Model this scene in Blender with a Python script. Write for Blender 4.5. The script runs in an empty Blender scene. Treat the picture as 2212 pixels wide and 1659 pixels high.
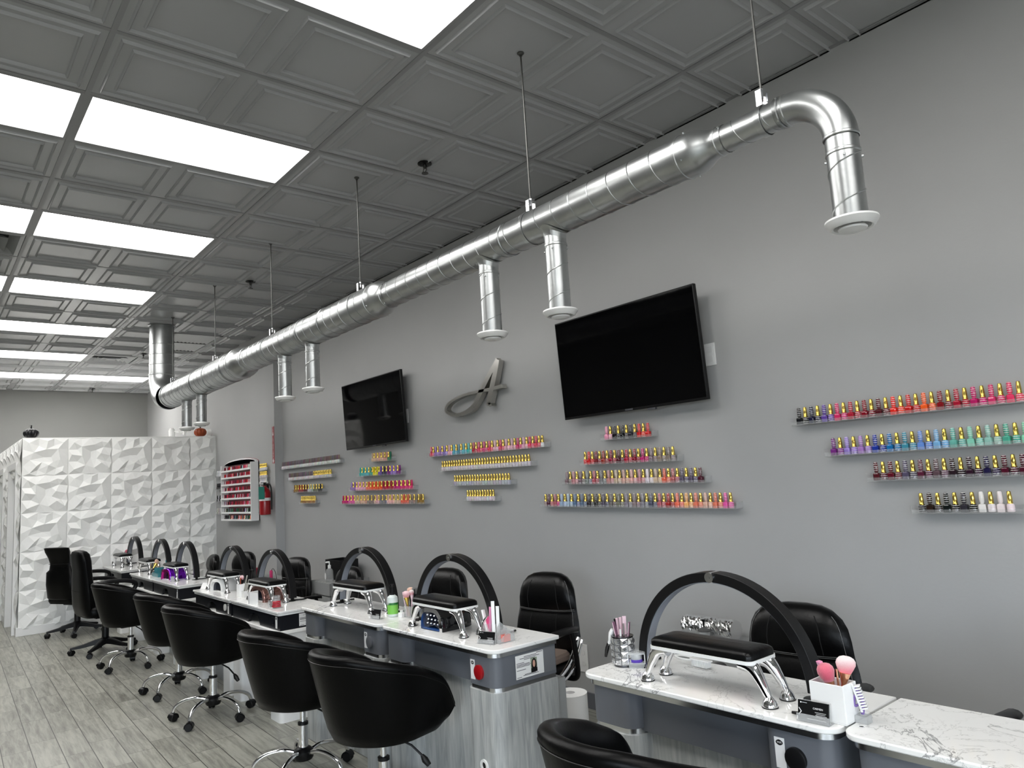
import bpy, bmesh, math, random
from mathutils import Vector, Matrix, geometry
PI = math.pi
sc = bpy.context.scene
COL = sc.collection

# ---------------------------------------------------------------- camera
H0 = 1.53                       # camera height above the floor
cam = bpy.data.cameras.new('camera'); cam.sensor_width = 36.0; cam.lens = 1562.87 / 2212 * 36
cam.clip_start = 0.02; cam.clip_end = 100
cob = bpy.data.objects.new('camera', cam); COL.objects.link(cob)
cx = (0.63253724, 0.77210542, -0.06123611)
cy = (0.13943158, -0.03574285, 0.98958642)
cz = (0.76187629, -0.63448851, -0.13026456)
cob.matrix_world = Matrix(((cx[0], cy[0], cz[0], 0), (cx[1], cy[1], cz[1], 0), (cx[2], cy[2], cz[2], H0), (0, 0, 0, 1)))
sc.camera = cob

# ---------------------------------------------------------------- world, exposure
sc.view_settings.view_transform = 'Standard'
sc.view_settings.look = 'None'
sc.view_settings.gamma = 1.0
sc.view_settings.use_curve_mapping = False
sc.view_settings.exposure = 1.13
PANEL = 5.0                     # radiance of the ceiling light panels
SKY = 6.5                       # daylight outside the shop front
world = bpy.data.worlds.new('daylight'); sc.world = world; world.use_nodes = True
wn_ = world.node_tree; wb = wn_.nodes['Background']; wb.inputs[1].default_value = SKY
_tc = wn_.nodes.new('ShaderNodeTexCoord'); _sp = wn_.nodes.new('ShaderNodeSeparateXYZ'); _mr = wn_.nodes.new('ShaderNodeMapRange'); _mx = wn_.nodes.new('ShaderNodeMix'); _mx.data_type = 'RGBA'
_mr.inputs[1].default_value = -0.05; _mr.inputs[2].default_value = 0.05      # pavement below the horizon, overcast sky above
_mx.inputs['A'].default_value = (0.20, 0.20, 0.19, 1); _mx.inputs['B'].default_value = (0.80, 0.90, 1.0, 1)
wn_.links.new(_tc.outputs['Generated'], _sp.inputs[0]); wn_.links.new(_sp.outputs['Z'], _mr.inputs[0]); wn_.links.new(_mr.outputs[0], _mx.inputs['Factor']); wn_.links.new(_mx.outputs['Result'], wb.inputs[0])
sc.cycles.max_bounces = 8; sc.cycles.diffuse_bounces = 5; sc.cycles.glossy_bounces = 4
sc.cycles.transparent_max_bounces = 24; sc.cycles.transmission_bounces = 6
sc.cycles.sample_clamp_indirect = 6.0
sc.cycles.use_denoising = True

# ---------------------------------------------------------------- the room's measures
WY = 3.517                      # right wall
WY2 = 3.41                      # its nearer left stretch
XS = -8.71                      # where it steps
XB = -15.0                      # back wall
XF = 4.2                        # shop front
YL = -5.2                       # left wall
HC = 3.595                      # ceiling
XP = -10.96; YP = 1.05; HP = 2.425   # textured partition
T2 = 0.6096
GX = -2.1042                    # a grid line of the ceiling
GY = 0.6116

# ---------------------------------------------------------------- helpers
def s2l(c):
    c = c / 255.0
    return c / 12.92 if c <= 0.04045 else ((c + 0.055) / 1.055) ** 2.4
def rgb(r, g, b): return (s2l(r), s2l(g), s2l(b), 1.0)

def mat(name, col=(0.5, 0.5, 0.5, 1), rough=0.5, metal=0.0, spec=0.5, alpha=1.0, emit=None, es=0, coat=0, noise=None, bump=None, trans=0.0, ior=1.45):
    m = bpy.data.materials.new(name); m.use_nodes = True
    nt = m.node_tree; b = nt.nodes['Principled BSDF']
    b.inputs['Base Color'].default_value = col; b.inputs['Roughness'].default_value = rough
    b.inputs['Metallic'].default_value = metal; b.inputs['Specular IOR Level'].default_value = spec
    b.inputs['Alpha'].default_value = alpha; b.inputs['Coat Weight'].default_value = coat
    b.inputs['Transmission Weight'].default_value = trans; b.inputs['IOR'].default_value = ior
    if emit: b.inputs['Emission Color'].default_value = emit; b.inputs['Emission Strength'].default_value = es
    if noise:   # (scale, amount, detail) tone variation of the material itself
        tc = nt.nodes.new('ShaderNodeTexCoord'); n = nt.nodes.new('ShaderNodeTexNoise')
        n.inputs['Scale'].default_value = noise[0]; n.inputs['Detail'].default_value = noise[2]
        r = nt.nodes.new('ShaderNodeMapRange'); r.inputs[1].default_value = 0.3; r.inputs[2].default_value = 0.7
        r.inputs[3].default_value = 1 - noise[1]; r.inputs[4].default_value = 1 + noise[1]
        v = nt.nodes.new('ShaderNodeVectorMath'); v.operation = 'SCALE'; v.inputs[0].default_value = col[:3]
        nt.links.new(tc.outputs['Object'], n.inputs['Vector']); nt.links.new(n.outputs[0], r.inputs[0])
        nt.links.new(r.outputs[0], v.inputs['Scale']); nt.links.new(v.outputs[0], b.inputs['Base Color'])
    if bump:    # (scale, strength)
        tc = nt.nodes.new('ShaderNodeTexCoord'); n = nt.nodes.new('ShaderNodeTexNoise'); n.inputs['Scale'].default_value = bump[0]; n.inputs['Detail'].default_value = 4
        bp = nt.nodes.new('ShaderNodeBump'); bp.inputs['Strength'].default_value = bump[1]; bp.inputs['Distance'].default_value = 0.01
        nt.links.new(tc.outputs['Object'], n.inputs['Vector']); nt.links.new(n.outputs[0], bp.inputs['Height']); nt.links.new(bp.outputs[0], b.inputs['Normal'])
    return m

class MB:
    def __init__(s): s.v = []; s.f = []; s.m = []
    def add(s, vs, fs, mi=0):
        o = len(s.v); s.v += [tuple(p) for p in vs]; s.f += [tuple(i + o for i in f) for f in fs]; s.m += [mi] * len(fs); return s
    def box(s, x0, x1, y0, y1, z0, z1, mi=0):
        v = [(x, y, z) for x in (x0, x1) for y in (y0, y1) for z in (z0, z1)]
        return s.add(v, [(0, 1, 3, 2), (4, 6, 7, 5), (0, 4, 5, 1), (2, 3, 7, 6), (0, 2, 6, 4), (1, 5, 7, 3)], mi)
    def prism(s, pts, a, b, axis='z', mi=0):
        n = len(pts)
        def P(p, h):
            return {'z': (p[0], p[1], h), 'y': (p[0], h, p[1]), 'x': (h, p[0], p[1])}[axis]
        v = [P(p, a) for p in pts] + [P(p, b) for p in pts]
        f = [tuple(range(n))[::-1], tuple(range(n, 2 * n))] + [(i, (i + 1) % n, n + (i + 1) % n, n + i) for i in range(n)]
        return s.add(v, f, mi)
    def lathe(s, prof, n=24, c=(0, 0, 0), axis='z', mi=0, caps=True):
        v = []
        for r, h in prof:
            for k in range(n):
                a = 2 * PI * k / n; p = (r * math.cos(a), r * math.sin(a), h)
                if axis == 'x': p = (p[2], p[0], p[1])
                if axis == 'y': p = (p[0], p[2], p[1])
                v.append((p[0] + c[0], p[1] + c[1], p[2] + c[2]))
        f = []
        for i in range(len(prof) - 1):
            for k in range(n):
                f.append((i * n + k, i * n + (k + 1) % n, (i + 1) * n + (k + 1) % n, (i + 1) * n + k))
        if caps:
            f.append(tuple(range(n))[::-1]); f.append(tuple(range((len(prof) - 1) * n, len(prof) * n)))
        return s.add(v, f, mi)
    def tube(s, pts, r, n=10, mi=0, caps=True):
        pts = [Vector(p) for p in pts]; N = len(pts); rs = r if isinstance(r, (list, tuple)) else [r] * N
        v = []; up = None
        for i, p in enumerate(pts):
            t = (pts[min(i + 1, N - 1)] - pts[max(i - 1, 0)]).normalized()
            if up is None:
                up = Vector((0, 0, 1)) if abs(t.z) < 0.9 else Vector((1, 0, 0))
            a = (up - t * up.dot(t)).normalized(); up = a; b = t.cross(a)
            for k in range(n):
                q = 2 * PI * k / n; v.append(tuple(p + (a * math.cos(q) + b * math.sin(q)) * rs[i]))
        f = [(i * n + k, i * n + (k + 1) % n, (i + 1) * n + (k + 1) % n, (i + 1) * n + k) for i in range(N - 1) for k in range(n)]
        if caps: f += [tuple(range(n))[::-1], tuple(range((N - 1) * n, N * n))]
        return s.add(v, f, mi)
    def grid(s, rows, mi=0, closed=False):
        n = len(rows[0]); v = [p for r in rows for p in r]
        K = n if closed else n - 1
        f = [(i * n + k, i * n + (k + 1) % n, (i + 1) * n + (k + 1) % n, (i + 1) * n + k) for i in range(len(rows) - 1) for k in range(K)]
        return s.add(v, f, mi)
    def xf(s, M, start=0):
        for i in range(start, len(s.v)): s.v[i] = tuple(M @ Vector(s.v[i]))
        return s
    def build(s, name, mats, parent=None, loc=(0, 0, 0), rz=0.0, smooth=35, bev=0, sub=0, fixn=True):
        me = bpy.data.meshes.new(name); me.from_pydata(s.v, [], s.f)
        if not isinstance(mats, (list, tuple)): mats = [mats]
        for m in mats: me.materials.append(m)
        me.polygons.foreach_set('material_index', s.m)
        if fixn:
            bm = bmesh.new(); bm.from_mesh(me); bmesh.ops.recalc_face_normals(bm, faces=bm.faces); bm.to_mesh(me); bm.free()
        if smooth:
            me.polygons.foreach_set('use_smooth', [True] * len(me.polygons)); me.set_sharp_from_angle(angle=math.radians(smooth))
        me.update()
        o = bpy.data.objects.new(name, me); COL.objects.link(o); o.location = loc; o.rotation_euler = (0, 0, rz)
        if parent: o.parent = parent
        if bev:
            b = o.modifiers.new('bevel', 'BEVEL'); b.width = bev; b.segments = 2; b.limit_method = 'ANGLE'; b.angle_limit = math.radians(40); b.harden_normals = False
        if sub:
            q = o.modifiers.new('sub', 'SUBSURF'); q.levels = sub; q.render_levels = sub
        return o

def tag(o, label, cat, group=None):
    o['label'] = label; o['category'] = cat
    if group: o['group'] = group
    return o
def thing(name, label, cat, loc=(0, 0, 0), rz=0.0, group=None):
    o = bpy.data.objects.new(name, None); COL.objects.link(o); o.location = loc; o.rotation_euler = (0, 0, rz); o.empty_display_size = 0.1
    return tag(o, label, cat, group)
def struct(o): o['kind'] = 'structure'; return o
def lab(o, label): o['label'] = label; return o
def kids(o): return [c for c in COL.objects if c.parent == o]
def dup(root, loc, rz=None, label=None, tree=None):
    def cp(o, par):
        c = o.copy(); COL.objects.link(c)
        if par: c.parent = par
        for ch in TREE.get(o.name, ()): cp(ch, c)
        return c
    r = cp(root, None); r.location = loc
    if rz is not None: r.rotation_euler = (0, 0, rz)
    if label: r['label'] = label
    return r
TREE = {}
def index_tree(o):
    ch = [c for c in COL.objects if c.parent == o]; TREE[o.name] = ch
    for c in ch: index_tree(c)

def rrect(x0, x1, y0, y1, r, n=6, corners=(1, 1, 1, 1)):
    """rounded rectangle, corners: (x0y0, x1y0, x1y1, x0y1)"""
    out = []
    for (cxx, cyy, a0, on, px, py) in ((x0 + r, y0 + r, PI, corners[0], x0, y0), (x1 - r, y0 + r, 1.5 * PI, corners[1], x1, y0), (x1 - r, y1 - r, 0, corners[2], x1, y1), (x0 + r, y1 - r, 0.5 * PI, corners[3], x0, y1)):
        if on: out += [(cxx + r * math.cos(a0 + k * PI / 2 / n), cyy + r * math.sin(a0 + k * PI / 2 / n)) for k in range(n + 1)]
        else: out.append((px, py))
    return out
def text_obj(s, size, mat_, M, name='lettering', parent=None, align='CENTER', ext=0.0004, space=1.0):
    cu = bpy.data.curves.new('t', 'FONT'); cu.body = s; cu.size = size; cu.align_x = align; cu.align_y = 'CENTER'; cu.extrude = ext; cu.space_line = space
    cu.resolution_u = 2
    to = bpy.data.objects.new('t', cu); COL.objects.link(to)
    dg = bpy.context.evaluated_depsgraph_get(); dg.update()
    me = bpy.data.meshes.new_from_object(to.evaluated_get(dg)); bpy.data.objects.remove(to)
    me.transform(M); me.materials.clear(); me.materials.append(mat_); me.name = name
    o = bpy.data.objects.new(name, me); COL.objects.link(o)
    if parent: o.parent = parent
    return o
def smooth_path(pts, n=8):
    """Catmull-Rom"""
    P = [Vector(p) for p in pts]; out = []
    for i in range(len(P) - 1):
        p0 = P[max(i - 1, 0)]; p1 = P[i]; p2 = P[i + 1]; p3 = P[min(i + 2, len(P) - 1)]
        for k in range(n):
            t = k / n
            out.append(0.5 * ((2 * p1) + (p2 - p0) * t + (2 * p0 - 5 * p1 + 4 * p2 - p3) * t * t + (3 * p1 - p0 - 3 * p2 + p3) * t ** 3))
    out.append(P[-1]); return out
def Txyz(x, y, z): return Matrix.Translation((x, y, z))

# ---------------------------------------------------------------- materials
M_wall = mat('grey wall paint', (0.405, 0.407, 0.405, 1), 0.55, noise=(1.1, 0.04, 5), bump=(60, 0.05))
M_ceil = mat('grey ceiling tile', (0.40, 0.405, 0.41, 1), 0.26)
M_tbar = mat('grey ceiling grid', (0.26, 0.262, 0.265, 1), 0.4)
M_part = mat('white relief panel', (0.86, 0.86, 0.84, 1), 0.45)
M_white = mat('white lacquer', (0.82, 0.82, 0.81, 1), 0.35)
M_trimw = mat('white trim', (0.78, 0.78, 0.77, 1), 0.4)
M_duct = mat('galvanised steel', (0.50, 0.515, 0.515, 1), 0.34, metal=1.0, noise=(9, 0.12, 6), bump=(14, 0.10))
M_duct2 = mat('galvanised seam', (0.36, 0.37, 0.37, 1), 0.35, metal=1.0)
M_rod = mat('dull threaded steel', (0.12, 0.12, 0.115, 1), 0.45, metal=1.0)
M_chrome = mat('chrome', (0.88, 0.88, 0.89, 1), 0.06, metal=1.0)
M_steel = mat('brushed steel', (0.5, 0.49, 0.46, 1), 0.3, metal=1.0)
M_alu = mat('aluminium strip', (0.75, 0.76, 0.78, 1), 0.25, metal=1.0)
M_gold = mat('gold cap', (0.72, 0.53, 0.13, 1), 0.2, metal=1.0)
M_rosegold = mat('rose gold', (0.85, 0.5, 0.33, 1), 0.2, metal=1.0)
M_leather = mat('black leather', (0.0015, 0.0015, 0.0016, 1), 0.34, spec=0.14, bump=(90, 0.05))
M_leather2 = mat('black quilted leather', (0.002, 0.002, 0.0022, 1), 0.32, spec=0.25, bump=(70, 0.08))
M_black = mat('black plastic', (0.004, 0.004, 0.0045, 1), 0.38, spec=0.35)
M_blackg = mat('black gloss', (0.004, 0.004, 0.005, 1), 0.06, spec=0.6)
M_dark = mat('dark void', (0.004, 0.004, 0.004, 1), 0.8)
M_rubber = mat('black rubber', (0.012, 0.012, 0.012, 1), 0.6)
M_stitch = mat('pale stitching', (0.25, 0.25, 0.25, 1), 0.7)
M_screen = mat('television glass', (0.0012, 0.0012, 0.0015, 1), 0.05, spec=0.22)
M_grey = mat('grey laminate', rgb(98, 101, 107), 0.32, spec=0.5)
M_navy = mat('blue black laminate', (0.006, 0.007, 0.010, 1), 0.32, spec=.35)
M_greyp = mat('light grey drawer', rgb(150, 152, 152), 0.4)
M_pink = mat('pink plastic', rgb(232, 150, 190), 0.35)
M_pinkd = mat('hot pink plastic', rgb(215, 60, 120), 0.35)
M_pinkw = mat('pale pink plastic', rgb(235, 205, 215), 0.4)
M_red = mat('red enamel', rgb(150, 12, 22), 0.3, coat=0.3)
M_taupe = mat('taupe seat fabric', rgb(120, 105, 96), 0.8, bump=(200, 0.2))
M_paper = mat('white paper', (0.8, 0.8, 0.79, 1), 0.7)
M_clear = mat('clear acrylic', (0.7, 0.71, 0.71, 1), 0.05, alpha=0.12, spec=0.5)
M_clearp = mat('clear acrylic edge', (0.6, 0.61, 0.61, 1), 0.1, alpha=0.35, spec=0.5)
M_diff = mat('lamp diffuser off', (0.22, 0.235, 0.27, 1), 0.5)
M_ink = mat('grey print', (0.08, 0.08, 0.09, 1), 0.7)
M_foil = mat('crumpled foil', (0.85, 0.85, 0.85, 1), 0.14, metal=1.0)
M_panel = mat('lit diffuser', (0.9, 0.9, 0.9, 1), 0.5, emit=(1, 0.985, 0.96, 1), es=PANEL)

def wood_mat():
    m = mat('grey oak laminate', rough=0.42); nt = m.node_tree; b = nt.nodes['Principled BSDF']
    tc = nt.nodes.new('ShaderNodeTexCoord'); mp = nt.nodes.new('ShaderNodeMapping'); mp.inputs['Scale'].default_value = (9, 9, 0.9)
    n = nt.nodes.new('ShaderNodeTexNoise'); n.inputs['Scale'].default_value = 3.2; n.inputs['Detail'].default_value = 9; n.inputs['Distortion'].default_value = 1.3
    mp2 = nt.nodes.new('ShaderNodeMapping'); mp2.inputs['Scale'].default_value = (60, 60, 3)
    n2 = nt.nodes.new('ShaderNodeTexNoise'); n2.inputs['Scale'].default_value = 3; n2.inputs['Detail'].default_value = 4
    cr = nt.nodes.new('ShaderNodeValToRGB'); cr.color_ramp.elements[0].position = 0.3; cr.color_ramp.elements[0].color = rgb(142, 145, 145)
    cr.color_ramp.elements[1].position = 0.68; cr.color_ramp.elements[1].color = rgb(182, 184, 182)
    mx = nt.nodes.new('ShaderNodeMath'); mx.operation = 'MULTIPLY_ADD'; mx.inputs[1].default_value = 0.25
    L = nt.links.new
    L(tc.outputs['Object'], mp.inputs[0]); L(mp.outputs[0], n.inputs['Vector']); L(tc.outputs['Object'], mp2.inputs[0]); L(mp2.outputs[0], n2.inputs['Vector'])
    sb = nt.nodes.new('ShaderNodeMath'); sb.operation = 'SUBTRACT'; sb.inputs[1].default_value = 0.5
    L(n2.outputs[0], sb.inputs[0]); L(sb.outputs[0], mx.inputs[0]); L(n.outputs[0], mx.inputs[2]); L(mx.outputs[0], cr.inputs[0]); L(cr.outputs[0], b.inputs['Base Color'])
    return m
M_wood = wood_mat()

def marble_mat():
    m = mat('veined white quartz', rough=0.1, spec=0.5); nt = m.node_tree; b = nt.nodes['Principled BSDF']; L = nt.links.new
    tc = nt.nodes.new('ShaderNodeTexCoord')
    prev = None
    for sc_, w, dist, amt in ((1.9, 0.012, 1.5, 0.85), (4.5, 0.011, 1.2, 0.40)):
        n = nt.nodes.new('ShaderNodeTexNoise'); n.inputs['Scale'].default_value = sc_; n.inputs['Detail'].default_value = 7; n.inputs['Roughness'].default_value = 0.62; n.inputs['Distortion'].default_value = dist
        L(tc.outputs['Object'], n.inputs['Vector'])
        a = nt.nodes.new('ShaderNodeMath'); a.operation = 'SUBTRACT'; a.inputs[1].default_value = 0.5; L(n.outputs[0], a.inputs[0])
        ab = nt.nodes.new('ShaderNodeMath'); ab.operation = 'ABSOLUTE'; L(a.outputs[0], ab.inputs[0])
        r = nt.nodes.new('ShaderNodeMapRange'); r.inputs[1].default_value = 0.0; r.inputs[2].default_value = w; r.inputs[3].default_value = amt; r.inputs[4].default_value = 0.0; L(ab.outputs[0], r.inputs[0])
        # a broad mask thins the veins out in places
        k = nt.nodes.new('ShaderNodeTexNoise'); k.inputs['Scale'].default_value = 1.7 * sc_ / 2.3; L(tc.outputs['Object'], k.inputs['Vector'])
        kr = nt.nodes.new('ShaderNodeMapRange'); kr.inputs[1].default_value = 0.36; kr.inputs[2].default_value = 0.52; L(k.outputs[0], kr.inputs[0])
        mu = nt.nodes.new('ShaderNodeMath'); mu.operation = 'MULTIPLY'; L(r.outputs[0], mu.inputs[0]); L(kr.outputs[0], mu.inputs[1])
        if prev is None: prev = mu
        else:
            mx = nt.nodes.new('ShaderNodeMath'); mx.operation = 'MAXIMUM'; L(prev.outputs[0], mx.inputs[0]); L(mu.outputs[0], mx.inputs[1]); prev = mx
    mix = nt.nodes.new('ShaderNodeMix'); mix.data_type = 'RGBA'; L(prev.outputs[0], mix.inputs['Factor'])
    mix.inputs['A'].default_value = (0.80, 0.80, 0.785, 1); mix.inputs['B'].default_value = (0.13, 0.13, 0.135, 1)
    L(mix.outputs['Result'], b.inputs['Base Color']); return m
M_marble = marble_mat()

def floor_mat():
    m = mat('grey wood look floor tile', rough=0.38); nt = m.node_tree; b = nt.nodes['Principled BSDF']; L = nt.links.new
    tc = nt.nodes.new('ShaderNodeTexCoord'); mp = nt.nodes.new('ShaderNodeMapping'); mp.inputs['Rotation'].default_value = (0, 0, math.radians(1.85))
    L(tc.outputs['Object'], mp.inputs[0]); sp = nt.nodes.new('ShaderNodeSeparateXYZ'); L(mp.outputs[0], sp.inputs[0])
    def mth(op, a, bb=None, c=None):
        n = nt.nodes.new('ShaderNodeMath'); n.operation = op
        for i, q in enumerate((a, bb, c)):
            if q is None: continue
            if isinstance(q, (int, float)): n.inputs[i].default_value = q
            else: L(q, n.inputs[i])
        return n.outputs[0]
    W_ = 0.152; LN = 0.61
    yv = mth('DIVIDE', mth('ADD', sp.outputs['Y'], 0.0), W_); row = mth('FLOOR', yv); fy = mth('SUBTRACT', yv, row)
    wn = nt.nodes.new('ShaderNodeTexWhiteNoise'); wn.noise_dimensions = '1D'; L(row, wn.inputs['W'])
    xv = mth('ADD', mth('DIVIDE', sp.outputs['X'], LN), mth('ADD', mth('MULTIPLY', row, 0.255), mth('MULTIPLY', wn.outputs[0], 0.05))); colm = mth('FLOOR', xv); fx = mth('SUBTRACT', xv, colm)
    gy = mth('LESS_THAN', mth('MINIMUM', fy, mth('SUBTRACT', 1, fy)), 0.0024 / W_ )
    gx = mth('LESS_THAN', mth('MINIMUM', fx, mth('SUBTRACT', 1, fx)), 0.0020 / LN)
    # long joints are wider than the butt joints
    cb = nt.nodes.new('ShaderNodeCombineXYZ'); L(row, cb.inputs[0]); L(colm, cb.inputs[1])
    w2 = nt.nodes.new('ShaderNodeTexWhiteNoise'); w2.noise_dimensions = '3D'; L(cb.outputs[0], w2.inputs['Vector'])
    ad = nt.nodes.new('ShaderNodeVectorMath'); ad.operation = 'SCALE'; L(w2.outputs['Color'], ad.inputs[0]); ad.inputs['Scale'].default_value = 30
    a2 = nt.nodes.new('ShaderNodeVectorMath'); a2.operation = 'ADD'; L(mp.outputs[0], a2.inputs[0]); L(ad.outputs[0], a2.inputs[1])
    m2 = nt.nodes.new('ShaderNodeMapping'); m2.inputs['Scale'].default_value = (1.7, 19, 1); L(a2.outputs[0], m2.inputs[0])
    n = nt.nodes.new('ShaderNodeTexNoise'); n.inputs['Scale'].default_value = 1.6; n.inputs['Detail'].default_value = 8; n.inputs['Roughness'].default_value = 0.72; n.inputs['Distortion'].default_value = 0.35; L(m2.outputs[0], n.inputs['Vector'])
    tone = mth('ADD', n.outputs[0], mth('MULTIPLY', mth('SUBTRACT', w2.outputs[0], 0.5), 0.12))
    cr = nt.nodes.new('ShaderNodeValToRGB'); e = cr.color_ramp.elements
    e[0].position = 0.30; e[0].color = rgb(104, 103, 96); e[1].position = 0.62; e[1].color = rgb(160, 160, 150)
    L(tone, cr.inputs[0])
    mix = nt.nodes.new('ShaderNodeMix'); mix.data_type = 'RGBA'; L(mth('MAXIMUM', gy, mth('MULTIPLY', gx, 0.7)), mix.inputs['Factor']); L(cr.outputs[0], mix.inputs['A']); mix.inputs['B'].default_value = rgb(46, 45, 42)
    L(mix.outputs['Result'], b.inputs['Base Color']); return m
M_floor = floor_mat()

def polish_mat(name, src, stripes):
    """lacquer in the bottle's own colour, printed with pale lines of small lettering"""
    m = mat(name, rough=0.12, spec=0.6); nt = m.node_tree; b = nt.nodes['Principled BSDF']; L = nt.links.new
    if src == 'obj': s = nt.nodes.new('ShaderNodeObjectInfo'); co = s.outputs['Color']; tc = nt.nodes.new('ShaderNodeTexCoord'); vec = tc.outputs['Object']
    else: s = nt.nodes.new('ShaderNodeVertexColor'); s.layer_name = 'Col'; co = s.outputs[0]; tc = nt.nodes.new('ShaderNodeTexCoord'); vec = tc.outputs['Object']
    if not stripes: L(co, b.inputs['Base Color']); return m
    sp = nt.nodes.new('ShaderNodeSeparateXYZ'); L(vec, sp.inputs[0])
    a = nt.nodes.new('ShaderNodeMath'); a.operation = 'MULTIPLY'; a.inputs[1].default_value = stripes; L(sp.outputs['Z'], a.inputs[0])
    sn = nt.nodes.new('ShaderNodeMath'); sn.operation = 'SINE'; L(a.outputs[0], sn.inputs[0])
    g = nt.nodes.new('ShaderNodeMath'); g.operation = 'GREATER_THAN'; g.inputs[1].default_value = 0.55; L(sn.outputs[0], g.inputs[0])
    n = nt.nodes.new('ShaderNodeTexNoise'); n.inputs['Scale'].default_value = 420; L(vec, n.inputs['Vector'])
    g2 = nt.nodes.new('ShaderNodeMath'); g2.operation = 'GREATER_THAN'; g2.inputs[1].default_value = 0.42; L(n.outputs[0], g2.inputs[0])
    mu = nt.nodes.new('ShaderNodeMath'); mu.operation = 'MULTIPLY'; L(g.outputs[0], mu.inputs[0]); L(g2.outputs[0], mu.inputs[1])
    m2 = nt.nodes.new('ShaderNodeMath'); m2.operation = 'MULTIPLY'; m2.inputs[1].default_value = 0.8; L(mu.outputs[0], m2.inputs[0])
    mix = nt.nodes.new('ShaderNodeMix'); mix.data_type = 'RGBA'; L(m2.outputs[0], mix.inputs['Factor']); L(co, mix.inputs['A']); mix.inputs['B'].default_value = (0.75, 0.72, 0.7, 1)
    L(mix.outputs['Result'], b.inputs['Base Color']); return m
M_pol = polish_mat('polish in clear bottle', 'obj', 0)
M_pols = polish_mat('printed polish bottle', 'obj', 700)
M_polv = polish_mat('polish of many colours', 'attr', 0)

# ================================================================ THE SETTING
b = MB(); b.box(XB - .2, XF + .2, YL - .2, WY + .2, -0.1, 0); struct(b.build('floor', M_floor, smooth=0))
b = MB(); b.box(XS, XF + .2, WY, WY + .2, 0, HC + .1); struct(b.build('wall_right', M_wall, smooth=0))
b = MB(); b.box(XB, XS, WY2, WY + .2, 0, HC + .1); struct(b.build('wall_right_return', M_wall, smooth=0)).name = 'wall_right_far'
b = MB(); b.box(XB - .2, XB, YL, WY2, 0, HC + .1); struct(b.build('wall_back', mat('grey wall paint darkened as shade', (0.25, 0.25, 0.243, 1), 0.6, noise=(1.1, 0.04, 5)), smooth=0))  # wall grey lowered on this wall; dimmer light at the back put into the colour
WSD = (0.4, 3.7, 0.5, 2.8)      # a wide shop window in the left wall, behind the photographer
b = MB(); b.box(XB - .2, WSD[0], YL - .2, YL, 0, HC + .1); b.box(WSD[1], XF + .2, YL - .2, YL, 0, HC + .1); b.box(WSD[0], WSD[1], YL - .2, YL, 0, WSD[2]); b.box(WSD[0], WSD[1], YL - .2, YL, WSD[3], HC + .1); struct(b.build('wall_left', M_wall, smooth=0))
# shop front with two windows and a glazed door between brick-width piers
b = MB()
WIN = [(-4.6, -2.6, 0.5, 2.5), (-1.9, -.1, 0.12, 2.5), (0.6, 1.9, 0.9, 2.3)]
ys = YL
for (a, c, z0, z1) in WIN:
    b.box(XF, XF + .2, ys, a, 0, HC + .1); b.box(XF, XF + .2, a, c, 0, z0); b.box(XF, XF + .2, a, c, z1, HC + .1); ys = c
b.box(XF, XF + .2, ys, WY, 0, HC + .1)
struct(b.build('wall_front', M_wall, smooth=0))
M_glass = mat('window glass', (1, 1, 1, 1), 0.0, alpha=0.08, spec=0.5)
for i, (a, c, z0, z1) in enumerate(WIN):
    f = MB()
    for (p, q, r_, s_) in ((a, a + .05, z0, z1), (c - .05, c, z0, z1), (a, c, z0, z0 + .05), (a, c, z1 - .05, z1), ((a + c) / 2 - .025, (a + c) / 2 + .025, z0, z1)):
        f.box(XF + .04, XF + .12, p, q, r_, s_)
    w = struct(f.build('window_%d' % (i + 1), M_black, smooth=0))
    MB().box(XF + .075, XF + .081, a + .05, c - .05, z0 + .05, z1 - .05).build('pane', M_glass, w, smooth=0)
    la = bpy.data.lights.new('window_portal', 'AREA'); la.shape = 'RECTANGLE'; la.size = z1 - z0; la.size_y = c - a; la.cycles.is_portal = True
    lo = bpy.data.objects.new('window_portal', la); COL.objects.link(lo); lo.location = (XF + .25, (a + c) / 2, (z0 + z1) / 2); lo.rotation_euler = (0, PI / 2, 0)

a, c, z0, z1 = WSD; f = MB()
for (p, q, r_, s_) in ((a, a + .05, z0, z1), (c - .05, c, z0, z1), (a, c, z0, z0 + .05), (a, c, z1 - .05, z1), (1.5, 1.55, z0, z1), (2.6, 2.65, z0, z1)): f.box(p, q, YL - .12, YL - .04, r_, s_)
w = struct(f.build('window_4', M_black, smooth=0)); MB().box(a + .05, c - .05, YL - .081, YL - .075, z0 + .05, z1 - .05).build('pane', M_glass, w, smooth=0)
la = bpy.data.lights.new('window_portal', 'AREA'); la.shape = 'RECTANGLE'; la.size = c - a; la.size_y = z1 - z0; la.cycles.is_portal = True
lo = bpy.data.objects.new('window_portal', la); COL.objects.link(lo); lo.location = ((a + c) / 2, YL - .25, (z0 + z1) / 2); lo.rotation_euler = (PI / 2, 0, 0)
lo.rotation_euler = (PI / 2, 0, PI)

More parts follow.
